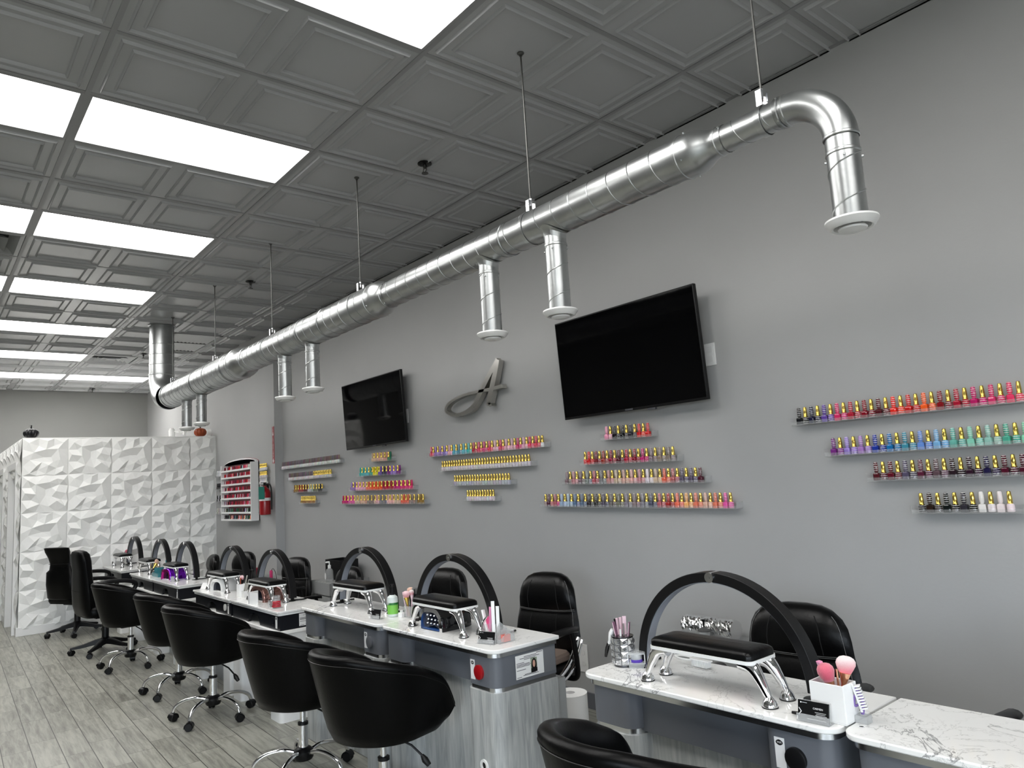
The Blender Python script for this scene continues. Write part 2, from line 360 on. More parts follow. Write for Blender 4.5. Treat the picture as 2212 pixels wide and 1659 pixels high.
# ceiling: pressed panels with two raised squares each, in a T-bar grid
LIGHTS = []   # (row k, y0)
for k in range(-2, 7):
    xc = GX - T2 / 2 - 3 * k * T2
    for y0 in (GY - 4 * T2, GY - 2 * T2, GY):
        if y0 < GY - 3 * T2: continue
        LIGHTS.append((xc, y0))
LIGHTS.append((GX - T2 / 2 - 18 * T2, GY + 2 * T2))
VENTS = {'return': (GX - 14 * T2, GX - 12 * T2, GY + 3 * T2, GY + 4 * T2), 'supply': (GX - 16 * T2, GX - 15 * T2, GY + 2 * T2, GY + 3 * T2), 'supply2': (GX - 8 * T2, GX - 7 * T2, GY - T2, GY)}
def taken(x, y):
    for (lx, ly) in LIGHTS:
        if abs(x - lx) < T2 / 2 and ly < y < ly + 2 * T2: return True
    for (x0, x1, y0, y1) in VENTS.values():
        if x0 < x < x1 and y0 < y < y1: return True
    return False
D_ = [0.0, 0.041, 0.0445, 0.049, 0.0535, 0.057, 0.098, 0.1015, 0.106, 0.1105, 0.114, 0.135]
Hh = [0.0, 0.0, -0.008, -0.014, -0.008, 0.0, 0.0, -0.008, -0.014, -0.008, 0.002, 0.002]
cb = MB()
i0 = int(math.floor((XB - GX) / T2)); i1 = int(math.ceil((XF - GX) / T2)); j0 = int(math.floor((YL - GY) / T2)); j1 = int(math.ceil((WY - GY) / T2))
def clampc(p, z): return (min(max(p[0], XB), XF), min(max(p[1], YL), WY), z)
for i in range(i0, i1):
    for j in range(j0, j1):
        x0 = GX + i * T2; y0 = GY + j * T2; xc, yc = x0 + T2 / 2, y0 + T2 / 2
        if taken(xc, yc): continue
        rings = []
        for d, h in zip(D_, Hh):
            r = T2 / 2 - d; z = HC + h
            rings.append([(xc - r, yc - r, z), (xc + r, yc - r, z), (xc + r, yc + r, z), (xc - r, yc + r, z)])
        edge = x0 < XB or x0 + T2 > XF or y0 + T2 > WY or y0 < YL
        if edge: rings = [[clampc(p, p[2]) for p in r] for r in rings]
        base = len(cb.v); cb.v += [p for r in rings for p in r]
        for a in range(len(rings) - 1):
            for k in range(4):
                cb.f.append((base + a * 4 + k, base + a * 4 + (k + 1) % 4, base + a * 4 + 4 + (k + 1) % 4, base + a * 4 + 4 + k)); cb.m.append(0)
        e = base + (len(rings) - 1) * 4; cb.f.append((e, e + 1, e + 2, e + 3)); cb.m.append(0)
ceil = struct(cb.build('ceiling', [M_ceil], smooth=0, fixn=False))
sl = MB(); sl.box(XB - .2, XF + .2, YL - .2, WY + .2, HC + .1, HC + .2); struct(sl.build('ceiling_deck', M_dark, smooth=0)).name = 'ceiling_deck'
g = MB()
for i in range(i0, i1 + 1):
    x = GX + i * T2
    if XB < x < XF: g.box(x - .012, x + .012, YL, WY, HC - .003, HC + .02)
for j in range(j0 - 1, j1 + 1):
    if (j % 2) == 0:
        y = GY + j * T2
        if YL < y < WY: g.box(XB, XF, y - .012, y + .012, HC - .0045, HC + .02)
g.box(XB, XF, WY - .022, WY, HC - .006, HC - .001); g.box(XB, XB + .022, YL, WY, HC - .006, HC - .001)
struct(g.build('trim_1', M_tbar, smooth=0))

# ceiling lights
ORD = ['first', 'second', 'third', 'fourth', 'fifth', 'sixth', 'seventh', 'eighth', 'ninth', 'tenth']
proto = None
for (lx, ly) in LIGHTS:
    k = round((GX - T2 / 2 - lx) / T2 / 3)
    if ly > GY + .1: lb = 'lit rectangular ceiling panel in the farthest row, nearest the metal duct riser'
    elif k < 0: lb = 'lit ceiling panel behind the camera, %s row, %s column' % ('nearer' if k == -1 else 'farther', 'right hand' if ly > GY - .1 else 'left hand')
    else:
        side = 'right' if ly > GY - .1 else 'left'
        lb = 'lit white ceiling panel, %s row from the camera, %s hand column' % (ORD[k], side)
    loc = (lx, ly + T2, HC)
    if proto is None:
        proto = thing('ceiling_light', lb, 'ceiling light', loc, 0, 'ceiling light panels')
        f = MB(); w, h = T2 / 2 - .012, T2 - .012
        f.box(-w, w, -h, -h + .016, -.004, .05); f.box(-w, w, h - .016, h, -.004, .05); f.box(-w, -w + .016, -h + .016, h - .016, -.004, .05); f.box(w - .016, w, -h + .016, h - .016, -.004, .05)
        f.build('frame', M_tbar, proto, smooth=0)
        MB().box(-w + .016, w - .016, -h + .016, h - .016, .004, .012).build('diffuser', M_panel, proto, smooth=0)
        index_tree(proto)
    else: dup(proto, loc, None, lb)

# vents
x0, x1, y0, y1 = VENTS['return']
t = thing('return_grille', 'pale slatted return air grille in the ceiling behind the duct riser', 'vent', ((x0 + x1) / 2, (y0 + y1) / 2, HC))
f = MB(); a = (x1 - x0) / 2 - .014; c = (y1 - y0) / 2 - .014
f.box(-a, a, -c, -c + .03, -.008, .0); f.box(-a, a, c - .03, c, -.008, 0); f.box(-a, -a + .03, -c, c, -.008, 0); f.box(a - .03, a, -c, c, -.008, 0); f.box(-.012, .012, -c, c, -.007, 0)
f.build('frame', M_greyp, t, smooth=0)
f = MB()
for k in range(11):
    yy = -c + .05 + k * (2 * c - .1) / 10
    f.prism([(yy - .016, .012), (yy + .016, -.004), (yy + .018, 0), (yy - .014, .016)], -a + .03, a - .03, 'x')
f.build('louvre', M_greyp, t, smooth=0)
MB().box(-a, a, -c, c, .03, .035).build('backing', M_ink, t, smooth=0)
for key, lb in (('supply', 'square stepped supply air vent between the ceiling lights and the duct riser'), ('supply2', 'square stepped supply air vent at the left edge beside the second light row')):
    x0, x1, y0, y1 = VENTS[key]
    t = thing('air_diffuser', lb, 'vent', ((x0 + x1) / 2, (y0 + y1) / 2, HC)); a = T2 / 2 - .014
    def ring(m_, r0, r1, z0, z1):
        m_.grid([[(-r0, -r0, z0), (r0, -r0, z0), (r0, r0, z0), (-r0, r0, z0)], [(-r1, -r1, z1), (r1, -r1, z1), (r1, r1, z1), (-r1, r1, z1)]], closed=True)
    f = MB(); ring(f, a, a - .03, 0, -.004); ring(f, a - .03, a - .09, -.004, .05); f.build('frame', M_greyp, t, smooth=0, fixn=False)
    f = MB(); ring(f, a - .10, a - .155, -.006, .035); ring(f, a - .17, a - .22, -.006, .03)
    f.box(-.06, .06, -.06, .06, -.006, .0); f.build('louvre', M_greyp, t, smooth=0, fixn=False)
    MB().box(-a, a, -a, a, .055, .06).build('backing', M_dark, t, smooth=0)

# sprinklers
for (x, y, lb) in ((-3.734, 2.488, 'dark sprinkler head on the ceiling, nearest the camera'), (-6.845, 2.47, 'dark sprinkler head on the ceiling, second from the camera'), (-10.971, 2.437, 'small sprinkler head on the ceiling beside the duct riser'), (-14.6, 2.418, 'small sprinkler head on the ceiling by the back wall')):
    t = thing('sprinkler_head', lb, 'sprinkler', (x, y, HC), 0, 'ceiling sprinkler heads')
    MB().lathe([(.046, -.004), (.046, -.009), (.034, -.014), (.014, -.016)], 20).build('escutcheon', M_black, t)
    f = MB().lathe([(.012, -.01), (.012, -.035), (.006, -.04)], 12)
    for s in (-1, 1): f.tube([(s * .012, 0, -.03), (s * .02, 0, -.05), (s * .003, 0, -.068)], .003, 6)
    f.build('frame', M_rod, t)
    MB().lathe([(.022, -.069), (.022, -.073)], 16).build('deflector', M_rod, t)

# textured partition
def panel_mb(n_rot):
    P = [(0, 0, 0), (1, 0, 0), (1, 1, 0), (0, 1, 0), (.35, .80, .1), (.68, .80, .1), (.54, .93, .9), (.13, .88, .8), (.02, .70, .1), (.50, .70, 1.0), (.76, .71, 1.0), (.62, .49, .1), (.46, .49, .05),
         (.30, .25, 1.0), (.02, .26, .1), (.56, .27, .9), (.74, .19, .1), (.33, .15, .1), (.86, .10, .8), (.50, .04, .3), (.15, .06, .7), (.98, .70, .1), (.24, .62, .8), (.81, .42, .9), (.99, .33, .1), (.0, .48, .5), (.42, .36, .3),
         (.35, 1, .2), (.68, 1, .2), (1, .5, .4), (.7, 0, .2), (.3, 0, .2), (.88, .88, .7), (.16, .42, .5), (.66, .36, .2), (.9, .24, .5)]
    v2 = [Vector((p[0], p[1])) for p in P]
    r = geometry.delaunay_2d_cdt(v2, [], [], 0, 1e-6)
    out = []
    for p in P:
        u, w = p[0], p[1]
        for _ in range(n_rot): u, w = 1 - w, u
        out.append((u, w, p[2] * .043))
    return out, [tuple(q) for q in r[2]]
def relief(m_, o, du, dv, size_u, nrm, kind, umax=1.0):
    P, F = panel_mb(kind); base = len(m_.v)
    for (u, w, h) in P:
        if u * .5 > umax - .001: h = 0
        q = Vector(o) + Vector(du) * min(u * 0.5, umax) + Vector(dv) * w * 0.49 + Vector(nrm) * (h + .004)
        m_.v.append(tuple(q))
    for f in F: m_.f.append(tuple(base + i for i in f)); m_.m.append(0)
    # side walls so that each panel is a closed tile
PW = WY2 - YP
b = MB(); b.box(XP - .14, XP, YP, WY2, 0, HP); b.box(XB, XP - .14, YP, YP + .12, 0, HP) if 0 else None
struct(b.build('wall_partition', M_part, smooth=0, bev=0))
rl = MB()
for r in range(5):
    zb = HP - .012 - (r + 1) * .47
    for c in range(5):
        umax = min(.5, PW - c * .5)
        relief(rl, (XP, YP + c * .5, zb), (0, 1, 0), (0, 0, .96), .5, (1, 0, 0), 0 if (r + c) % 2 == 0 else 1, umax)
rel = rl.build('wall_partition_relief', M_part, smooth=0); struct(rel)
rel.parent = bpy.data.objects['wall_partition']
# side face with two door openings
DOORS = [(-12.0, -11.18), (-13.65, -12.83)]
b = MB(); xs = XP - .14
for (a, c) in DOORS:
    b.box(c, xs, YP, YP + .12, 0, HP); b.box(a, c, YP, YP + .12, 2.06, HP); xs = a
b.box(XB, xs, YP, YP + .12, 0, HP)
b.box(XB, XP - .14, YP + .12, WY2, HP - .1, HP)   # lid over the small rooms
sp = struct(b.build('wall_partition_side', M_part, smooth=0))
rl = MB()
def side_panel(x_right, zb, kind, umax, vscale=.96): relief(rl, (x_right, YP, zb), (-1, 0, 0), (0, 0, vscale), .5, (0, -1, 0), kind, umax)
for r in range(5):
    zb = HP - .012 - (r + 1) * .47
    x = XP
    while x > XB + .1:
        w = .5
        nxt = x - w
        hit = None
        for (a, c) in DOORS:
            if x > c - .01 and nxt < c + .1 and (x - c) > .02 and r > 0: hit = (a, c)
        if hit and r > 0:
            wd = x - (hit[1] + .07)
            if wd > .02: side_panel(x, zb, (r) % 2, wd)
            x = hit[0] - .07
        else:
            side_panel(x, zb, r % 2, w); x = nxt
q = rl.build('wall_partition_side_relief', M_part, smooth=0); q.parent = sp; struct(q)
for i, (a, c) in enumerate(DOORS):
    f = MB(); f.box(c - .015, c + .075, YP - .05, YP + .055, 0, 2.045); f.box(a - .075, a + .015, YP - .05, YP + .055, 0, 2.045); f.box(a - .075, c + .075, YP - .05, YP + .055, 2.045, 2.13)
    fr = struct(f.build('trim_%d' % (i + 2), M_trimw, smooth=0))
    d = struct(MB().box(a + .003, c - .003, YP + .06, YP + .10, 0.005, 2.055).build('door_%d' % (i + 1), M_white, smooth=0))
    MB().lathe([(.012, 0), (.012, .03), (.027, .035), (.027, .06), (.015, .066)], 16, (0, 0, 0)).xf(Txyz(c - .09, YP + .06, 1.0) @ Matrix.Rotation(PI / 2, 4, 'X')).build('door_handle', M_steel, d)
b = MB(); b.box(XP, XP + .022, YP - .022, WY2, 0, .105); struct(b.build('baseboard_partition', M_trimw, smooth=0, bev=.003))
b = MB(); b.box(-11.105, XP, YP - .022, YP, 0, .105); b.box(-12.755, -12.075, YP - .022, YP, 0, .105); b.box(XB, -13.725, YP - .022, YP, 0, .105); struct(b.build('baseboard_partition_side', M_trimw, smooth=0, bev=.003))
b = MB(); b.box(XS, XF, WY - .014, WY, 0, .1); struct(b.build('baseboard_right', M_grey, smooth=0))
b = MB(); b.box(XB, XB + .014, YL, YP, 0, .1); struct(b.build('baseboard_back', M_trimw, smooth=0))

# ================================================================ DUCT
DY, DZ = 2.225, 2.70
duct = thing('spiral_duct', 'galvanised spiral duct with hanging branch pipes running below the ceiling', 'duct', (0, DY, DZ))
def seam(m_, x0, x1, r, pitch, br=.0022):
    n = int((x1 - x0) / pitch * 28); pts = []
    for k in range(n + 1):
        t = k / n; a = 2 * PI * (x1 - x0) * t / pitch
        pts.append((x0 + (x1 - x0) * t, r * math.cos(a), r * math.sin(a)))
    m_.tube(pts, br, 5)
def hband(m_, x, r, w=.012, h=.004): m_.lathe([(r, x - w), (r + h, x - w * .6), (r + h, x + w * .6), (r, x + w)], 40, axis='x', caps=False)
def hscrew(m_, x, r, n=4, a0=.5):
    for k in range(n):
        a = a0 + 2 * PI * k / n; m_.tube([(x, (r) * math.cos(a), (r) * math.sin(a)), (x, (r + .006) * math.cos(a), (r + .006) * math.sin(a))], .004, 6)
SEG = [(-1.14, -1.385, .050, .11), (-1.56, -3.77, .080, .113), (-3.945, -6.165, .107, .113), (-6.43, -8.70, .135, .113)]
for (xa, xb_, r, pt) in SEG:
    m_ = MB(); m_.lathe([(r, xb_), (r, xa)], 48, axis='x', caps=False)
    m_.build('duct_section', M_duct, duct)
    q = MB(); seam(q, xb_ + .01, xa - .01, r, pt, .0026 if r > .06 else .002)
    q.build('spiral_seam', M_duct2, COL.objects[-1] if False else [o for o in COL.objects if o.name.startswith('duct_section')][-1])
RED = [(-1.56, -1.385, .080, .050), (-3.945, -3.77, .107, .080), (-6.43, -6.165, .135, .107)]
for (xl, xr, ra, rb) in RED:
    m_ = MB(); d = xr - xl; ra2, rb2 = ra + .003, rb + .002; pr = []
    for k in range(13):
        t = k / 12
        if t < .3: r = ra2
        elif t > .82: r = rb2
        else:
            q = (t - .3) / .52; r = rb2 + (ra2 - rb2) * (0.5 + 0.5 * math.cos(PI * q))
        pr.append((r, xl - .01 + (d + .02) * t))
    m_.lathe(pr, 48, axis='x', caps=False); hband(m_, xl + d * .02, ra2, .006, .003); hband(m_, xr - d * .12, rb2, .006, .003)
    hscrew(m_, xl + .03, ra2); hscrew(m_, xr + .004, rb2, 4, .9)
    m_.build('reducer', M_duct, duct)
# joint bands along the runs
for x, r in ((-2.62, .081), (-4.62, .108), (-5.0, .108), (-6.62, .136), (-7.55, .136), (-8.66, .136), (-1.16, .0515)):
    m_ = MB(); hband(m_, x, r, .009, .004); m_.build('joint_band', M_duct2, duct)
# near elbow: from level to straight down
def elbow(cx, cz_, R, r, a0, a1, name, parent, n=18, m=40):
    rows = []
    for i in range(n + 1):
        a = a0 + (a1 - a0) * i / n; ox, oz = math.cos(a), math.sin(a); row = []
        for k in range(m):
            q = 2 * PI * k / m; d = R + r * math.cos(q); row.append((cx + ox * d, r * math.sin(q), cz_ + oz * d))
        rows.append(row)
    return MB().grid(rows, closed=True)
R1 = .165
e = elbow(-1.14, -R1, R1, .0525, PI / 2, 0, 'elbow', duct); hband(e, -1.14, .0525, .006, .003); hscrew(e, -1.155, .052, 4, .8)
e.lathe([(.0525, -R1 - .006), (.0555, -R1 - .003), (.0555, -R1 + .003), (.0525, -R1 + .006)], 40, (-1.14 + R1, 0, 0), caps=False)
e.build('elbow', M_duct, duct)
def branch(x, zt, zb, saddle_r=None):
    """a pipe hanging from the duct with a white extract valve at its foot"""
    m_ = MB(); r = .05; m_.lathe([(r, zb), (r, zt)], 40, (x, 0, 0), caps=False)
    pts = []; L_ = zt - .06 - zb; n = 60
    for k in range(n + 1):
        t = k / n; a = 2 * PI * t * L_ / .125 + 2.2
        pts.append((x + (r + .0005) * math.cos(a), (r + .0005) * math.sin(a), zb + L_ * t))
    m_.tube(pts, .0023, 5)
    for k in range(4):
        a = -1.1 + k * PI / 2; z = zt - .075
        m_.tube([(x + r * math.cos(a), r * math.sin(a), z), (x + (r + .006) * math.cos(a), (r + .006) * math.sin(a), z)], .0042, 8)
    m_.lathe([(r, zt - .06), (r + .003, zt - .057), (r + .003, zt - .05), (r, zt - .047)], 40, (x, 0, 0), caps=False)
    if saddle_r:   # a flared saddle hugging the main duct
        rows = []
        for rr, lift in ((r, 0), (r + .004, .004), (r + .022, .004)):
            row = []
            for k in range(40):
                a = 2 * PI * k / 40; yy = rr * math.sin(a)
                zz = -math.sqrt(max((saddle_r + .003) ** 2 - yy * yy, 0)) if abs(yy) < saddle_r else 0
                row.append((x + rr * math.cos(a), yy, zz - (.022 if lift == 0 else .0)))
            rows.append(row)
        m_.grid(rows, closed=True)
    o = m_.build('branch_pipe', M_duct, duct, fixn=True)
    v = MB()
    v.lathe([(.046, zb + .012), (.056, zb + .006), (.078, zb + .002), (.079, zb - .004), (.066, zb - .022), (.060, zb - .025), (.055, zb - .022), (.050, zb - .004), (.046, zb)], 40, (x, 0, 0), caps=False)
    v.lathe([(.0001, zb - .036), (.030, zb - .035), (.041, zb - .031), (.043, zb - .026), (.036, zb - .018), (.010, zb - .01), (.0001, zb - .008)], 40, (x, 0, 0), caps=False)
    v.box(x - .045, x + .045, -.003, .003, zb - .012, zb - .006); v.box(x - .003, x + .003, -.045, .045, zb - .012, zb - .006)
    v.build('extract_valve', M_white, o)
ZV = 2.262 - DZ
branch(-1.14 + R1, -R1, ZV)
for x, r, dz in ((-2.30, .080, 0.005), (-2.80, .080, 0), (-4.93, .107, .01), (-5.445, .107, .01), (-7.59, .135, .02), (-8.10, .135, .02)):
    branch(x, -r + .004, ZV + dz, r)
# riser into the ceiling
R2 = .30
e = elbow(-8.82, R2, R2, .138, -PI / 2, -PI, 'elbow', duct); hband(e, -8.82, .138, .008, .004)
e.lathe([(.138, R2 - .008), (.143, R2 - .004), (.143, R2 + .004), (.138, R2 + .008)], 40, (-9.12, 0, 0), caps=False)
e.build('elbow', M_duct, duct)
m_ = MB(); m_.lathe([(.135, R2), (.135, HC - DZ - .001)], 44, (-9.12, 0, 0), caps=False)
for z in (.42, .54, .66): m_.lathe([(.135, z - .006), (.139, z - .003), (.139, z + .003), (.135, z + .006)], 44, (-9.12, 0, 0), caps=False)
m_.build('riser', M_duct, duct)
MB().lathe([(.136, HC - DZ - .012), (.15, HC - DZ - .008), (.15, HC - DZ - .001), (.136, HC - DZ)], 44, (-9.12, 0, 0), caps=False).build('collar', M_duct2, duct)

# threaded rods with strap hangers
for i, (x, r, ry) in enumerate(((-1.225, .052, 0), (-2.45, .081, 0), (-4.163, .108, 0), (-5.687, .108, 0), (-7.144, .136, 0), (-8.642, .139, 0))):
    where = ['nearest the camera', 'above the two middle pipes', 'at the second step in duct width', 'above the far pair of short pipes', 'second from the duct riser', 'beside the duct riser'][i]
    t = thing('duct_hanger', 'threaded rod and strap holding the duct, ' + where, 'duct hanger', (x, DY, HC), 0, 'duct hanger rods')
    zt = DZ - HC + r
    MB().tube([(0, 0, 0), (0, 0, zt + .02)], .0042, 8).build('rod', M_rod, t)
    MB().lathe([(.017, 0), (.017, -.004), (.008, -.010), (.008, -.016)], 16).build('ceiling_nut', M_rod, t)
    f = MB()
    f.box(-.011, .011, -.020, .020, zt + .052, zt + .056); f.box(-.011, .011, -.0225, -.0185, zt - .006, zt + .056); f.box(-.011, .011, .0185, .0225, zt - .006, zt + .056)
    f.lathe([(.007, zt + .056), (.007, zt + .066)], 6); f.lathe([(.006, zt + .03), (.006, zt + .052)], 8)
    f.build('clamp', M_alu, t)
    s = MB(); rr = r + .003; zc_ = DZ - HC
    s.lathe([(rr - .0018, -.011), (rr, -.011), (rr, .011), (rr - .0018, .011)], 44, (0, 0, zc_), axis='x', caps=False)
    s.build('strap', M_duct, t)

# ================================================================ TELEVISIONS
def tv(label, x0, x1, z0, z1, y):
    xc, zc_ = (x0 + x1) / 2, (z0 + z1) / 2; w, h = (x1 - x0) / 2, (z1 - z0) / 2
    t = thing('television', label, 'television', (xc, y, zc_), 0, 'wall televisions'); t.rotation_euler = (.055, 0, 0)
    MB().box(-w, w, 0, .028, -h, h).build('casing', M_black, t, bev=.004)
    MB().box(-w + .009, w - .009, -.0015, .0, -h + .016, h - .009).build('screen', M_screen, t, smooth=0)
    MB().box(-w * .55, w * .55, .028, .055, -h * .85, h * .2).build('rear_housing', M_black, t, bev=.008)
    MB().box(-.03, .03, -.003, 0, -h + .003, -h + .013).build('maker_badge', M_ink, t, smooth=0); MB().box(.14, .2, .004, .02, -h - .012, -h).build('sensor', M_ink, t, smooth=0)
    d = WY - y
    f = MB(); f.box(-.22, .22, d - .03, d - .018, -.16, .14); f.box(-.16, -.12, .055, d - .03, -.2, .2); f.box(.12, .16, .055, d - .03, -.2, .2)
    f.build('wall_bracket', M_black, t, smooth=0)
tv('large black flat television on the wall, nearer the camera', -3.56, -2.40, 1.905, 2.57, 3.395)
tv('smaller looking black flat television farther along the wall, reflecting a ceiling light', -6.855, -5.675, 1.927, 2.592, 3.42)
for (x, lb) in ((-2.425, 'white cable socket plate on the wall behind the large television edge'), (-5.777, 'white cable socket plate on the wall behind the farther television edge')):
    t = thing('socket_plate', lb, 'socket', (x, WY, 2.17), 0, 'television socket plates')
    MB().box(-.035, .035, -.007, 0, -.065, .065).build('plate', M_white, t, bev=.002)
    MB().box(-.017, .017, -.009, -.007, -.045, -.008).build('socket', M_trimw, t, smooth=0); MB().box(-.017, .017, -.009, -.007, .008, .045).build('socket', M_trimw, t, smooth=0)
t = thing('wall_outlet', 'white double wall outlet beside the technician chair near the table gap', 'outlet', (-3.645, WY, .315))
MB().box(-.04, .04, -.007, 0, -.09, .09).build('plate', M_white, t, bev=.002)
for s in (-1, 1): MB().lathe([(.017, -.0105), (.017, -.007)], 20, (0, 0, s * .035), axis='y').build('socket', M_trimw, t)

# ================================================================ LETTER A
def letter_stroke(m_, pts, ws, y0, y1, n=7):
    P = smooth_path([(p[0], 0, p[1]) for p in pts], n); N = len(P); W = []; ws = [w * 1.25 for w in ws]; y0 -= .012; y1 += .008
    for i in range(N):
        t = i / (N - 1) * (len(ws) - 1); k = min(int(t), len(ws) - 2); W.append(ws[k] + (ws[k + 1] - ws[k]) * (t - k))
    rows = []
    for i, p in enumerate(P):
        d = (P[min(i + 1, N - 1)] - P[max(i - 1, 0)]).normalized(); nx, nz = -d.z, d.x; w = W[i] / 2
        rows.append([(p.x + nx * w, y0, p.z + nz * w), (p.x - nx * w, y0, p.z - nz * w), (p.x - nx * w, y1, p.z - nz * w), (p.x + nx * w, y1, p.z + nz * w)])
    b0 = len(m_.v); m_.grid(rows, closed=True); e = b0 + (N - 1) * 4
    m_.f += [(b0, b0 + 1, b0 + 2, b0 + 3), (e, e + 1, e + 2, e + 3)]; m_.m += [0, 0]
ax, az = -4.65, 2.26
def A_(p): return [(x - ax, z - az) for x, z in p]
m_ = MB()
letter_stroke(m_, A_([(-4.302, 2.452), (-4.36, 2.40), (-4.46, 2.31), (-4.555, 2.215), (-4.66, 2.12), (-4.79, 2.085), (-4.92, 2.088), (-5.01, 2.115), (-5.035, 2.150), (-5.0, 2.185), (-4.92, 2.212), (-4.80, 2.232), (-4.70, 2.238), (-4.56, 2.238), (-4.42, 2.236), (-4.262, 2.240)]),
              [.030, .034, .040, .042, .036, .026, .022, .022, .024, .022, .018, .018, .018, .018, .020, .024], -.055, -.03)
letter_stroke(m_, A_([(-4.300, 2.452), (-4.330, 2.38), (-4.375, 2.28), (-4.42, 2.19), (-4.447, 2.125)]), [.036, .042, .046, .046, .042], -.0555, -.03)
m_.prism(A_([(-4.478, 2.132), (-4.420, 2.132), (-4.40, 2.106), (-4.456, 2.106)]), -.0675, -.022, 'y')
for (x, z) in ((-4.36, 2.33), (-4.62, 2.15), (-4.98, 2.10), (-4.45, 2.15)): m_.tube([(x - ax, -.03, z - az), (x - ax, 0, z - az)], .004, 8)
la_ = m_.build('letter_sign', M_steel, None, (ax, WY, az), smooth=30)
tag(la_, 'brushed metal script letter A standing off the wall between the televisions', 'letter sign')

# ================================================================ POLISH SHELVES AND BOTTLES
C_ = {'black': (14, 14, 18), 'navy': (20, 24, 52), 'violet': (104, 72, 160), 'hot pink': (214, 48, 110), 'crimson': (178, 20, 52), 'dark red': (128, 14, 34), 'maroon': (92, 14, 30), 'orange red': (232, 52, 28), 'red': (206, 26, 34),
      'orange': (238, 92, 40), 'magenta': (196, 26, 112), 'rose': (222, 60, 96), 'purple': (120, 34, 128), 'lilac': (150, 122, 204), 'lavender': (158, 118, 190), 'cobalt': (28, 48, 148), 'ocean blue': (22, 110, 168), 'teal blue': (70, 140, 166),
      'periwinkle': (100, 136, 206), 'sky blue': (112, 166, 214), 'sea green': (104, 178, 164), 'mint': (132, 200, 178), 'pale mint': (150, 190, 178), 'jade': (76, 168, 144), 'wine': (70, 16, 34), 'burgundy': (84, 20, 34), 'slate': (86, 82, 100), 'plum': (84, 38, 60),
      'mauve brown': (96, 74, 84), 'black brown': (38, 24, 24), 'aubergine': (48, 20, 42), 'indigo': (34, 22, 66), 'white': (226, 226, 224), 'pearl white': (232, 222, 224), 'pink': (236, 150, 190), 'charcoal': (50, 48, 50), 'scarlet': (214, 30, 28),
      'brick': (160, 46, 48), 'cherry': (150, 16, 44), 'mauve grey': (130, 110, 112), 'taupe': (146, 124, 116), 'dusty pink': (196, 138, 138), 'beige': (206, 176, 152), 'nude': (214, 168, 150), 'blush': (226, 178, 174), 'coral': (228, 108, 84),
      'dusty rose': (176, 96, 104), 'steel blue': (92, 108, 138), 'pale blue': (160, 184, 206), 'grey': (128, 130, 132), 'olive grey': (104, 104, 92), 'peach': (236, 166, 104), 'salmon': (226, 124, 100), 'cool pink': (226, 88, 160), 'light pink': (232, 170, 190),
      'aqua': (80, 170, 190), 'turquoise': (60, 176, 176), 'green': (30, 110, 70), 'yellow': (226, 214, 30), 'gold brown': (150, 110, 50), 'silver': (180, 180, 186), 'clear': (205, 200, 205)}
def cap_G(mb, x=0, y=0, z=0):
    mb.lathe([(.0105, z + .034), (.0105, z + .038), (.0098, z + .039), (.0092, z + .060), (.0075, z + .083), (.006, z + .085)], 12, (x, y, 0))
def body_G(mb, x=0, y=0, z=0):
    mb.lathe([(.012, z), (.0145, z + .002), (.0148, z + .028), (.012, z + .033), (.010, z + .035)], 14, (x, y, 0))
def cap_L(mb, x=0, y=0, z=0):
    mb.lathe([(.0078, z + .038), (.0098, z + .044), (.0102, z + .060), (.0088, z + .082), (.006, z + .086)], 12, (x, y, 0))
def body_L(mb, x=0, y=0, z=0):
    rows = []
    for w, h in ((.0125, 0), (.0138, .002), (.0138, .029), (.0115, .033), (.006, .035), (.006, .039)):
        k = w * .28
        rows.append([(x - w + k, y - w, z + h), (x + w - k, y - w, z + h), (x + w, y - w + k, z + h), (x + w, y + w - k, z + h), (x + w - k, y + w, z + h), (x - w + k, y + w, z + h), (x - w, y + w - k, z + h), (x - w, y - w + k, z + h)])
    b0 = len(mb.v); mb.grid(rows, closed=True); mb.f += [tuple(b0 + i for i in range(8)), tuple(b0 + 40 + i for i in range(8))]; mb.m += [0, 0]
def mesh_of(fn, mat_, name):
    mb = MB(); fn(mb); o = mb.build(name, mat_); me = o.data; bpy.data.objects.remove(o); return me
ME_bG = mesh_of(body_G, M_pols, 'nail_polish_bottle'); ME_cG = mesh_of(cap_G, M_gold, 'cap')
ME_bL = mesh_of(body_L, M_pol, 'nail_polish_bottle'); ME_cL = mesh_of(cap_L, M_pols, 'cap')
UNITS = ['', 'first', 'second', 'third', 'fourth', 'fifth', 'sixth', 'seventh', 'eighth', 'ninth', 'tenth', 'eleventh', 'twelfth', 'thirteenth', 'fourteenth', 'fifteenth', 'sixteenth', 'seventeenth', 'eighteenth', 'nineteenth']
def ordn(n):
    if n < 20: return UNITS[n]
    t = {2: 'twent', 3: 'thirt', 4: 'fort'}[n // 10]
    return t + 'ieth' if n % 10 == 0 else t + 'y-' + UNITS[n % 10]
rnd = random.Random(5)
def jit(c, a=10): return tuple(min(255, max(0, q + rnd.uniform(-a, a))) for q in c)
def bottle(x, y, z, typ, cname, label, group):
    c = rgb(*jit(C_[cname], 7))
    o = bpy.data.objects.new('nail_polish_bottle', ME_bG if typ == 'G' else ME_bL); COL.objects.link(o)
    o.location = (x, y, z); o.rotation_euler = (0, 0, rnd.uniform(-.15, .15)); o.color = c; tag(o, label, 'nail polish', group)
    k = bpy.data.objects.new('cap', ME_cG if typ == 'G' else ME_cL); COL.objects.link(k); k.parent = o; k.color = c
STUFF = [MB(), MB(), MB()]; STC = []   # all the far small bottles: bodies coloured, gold caps, coloured caps
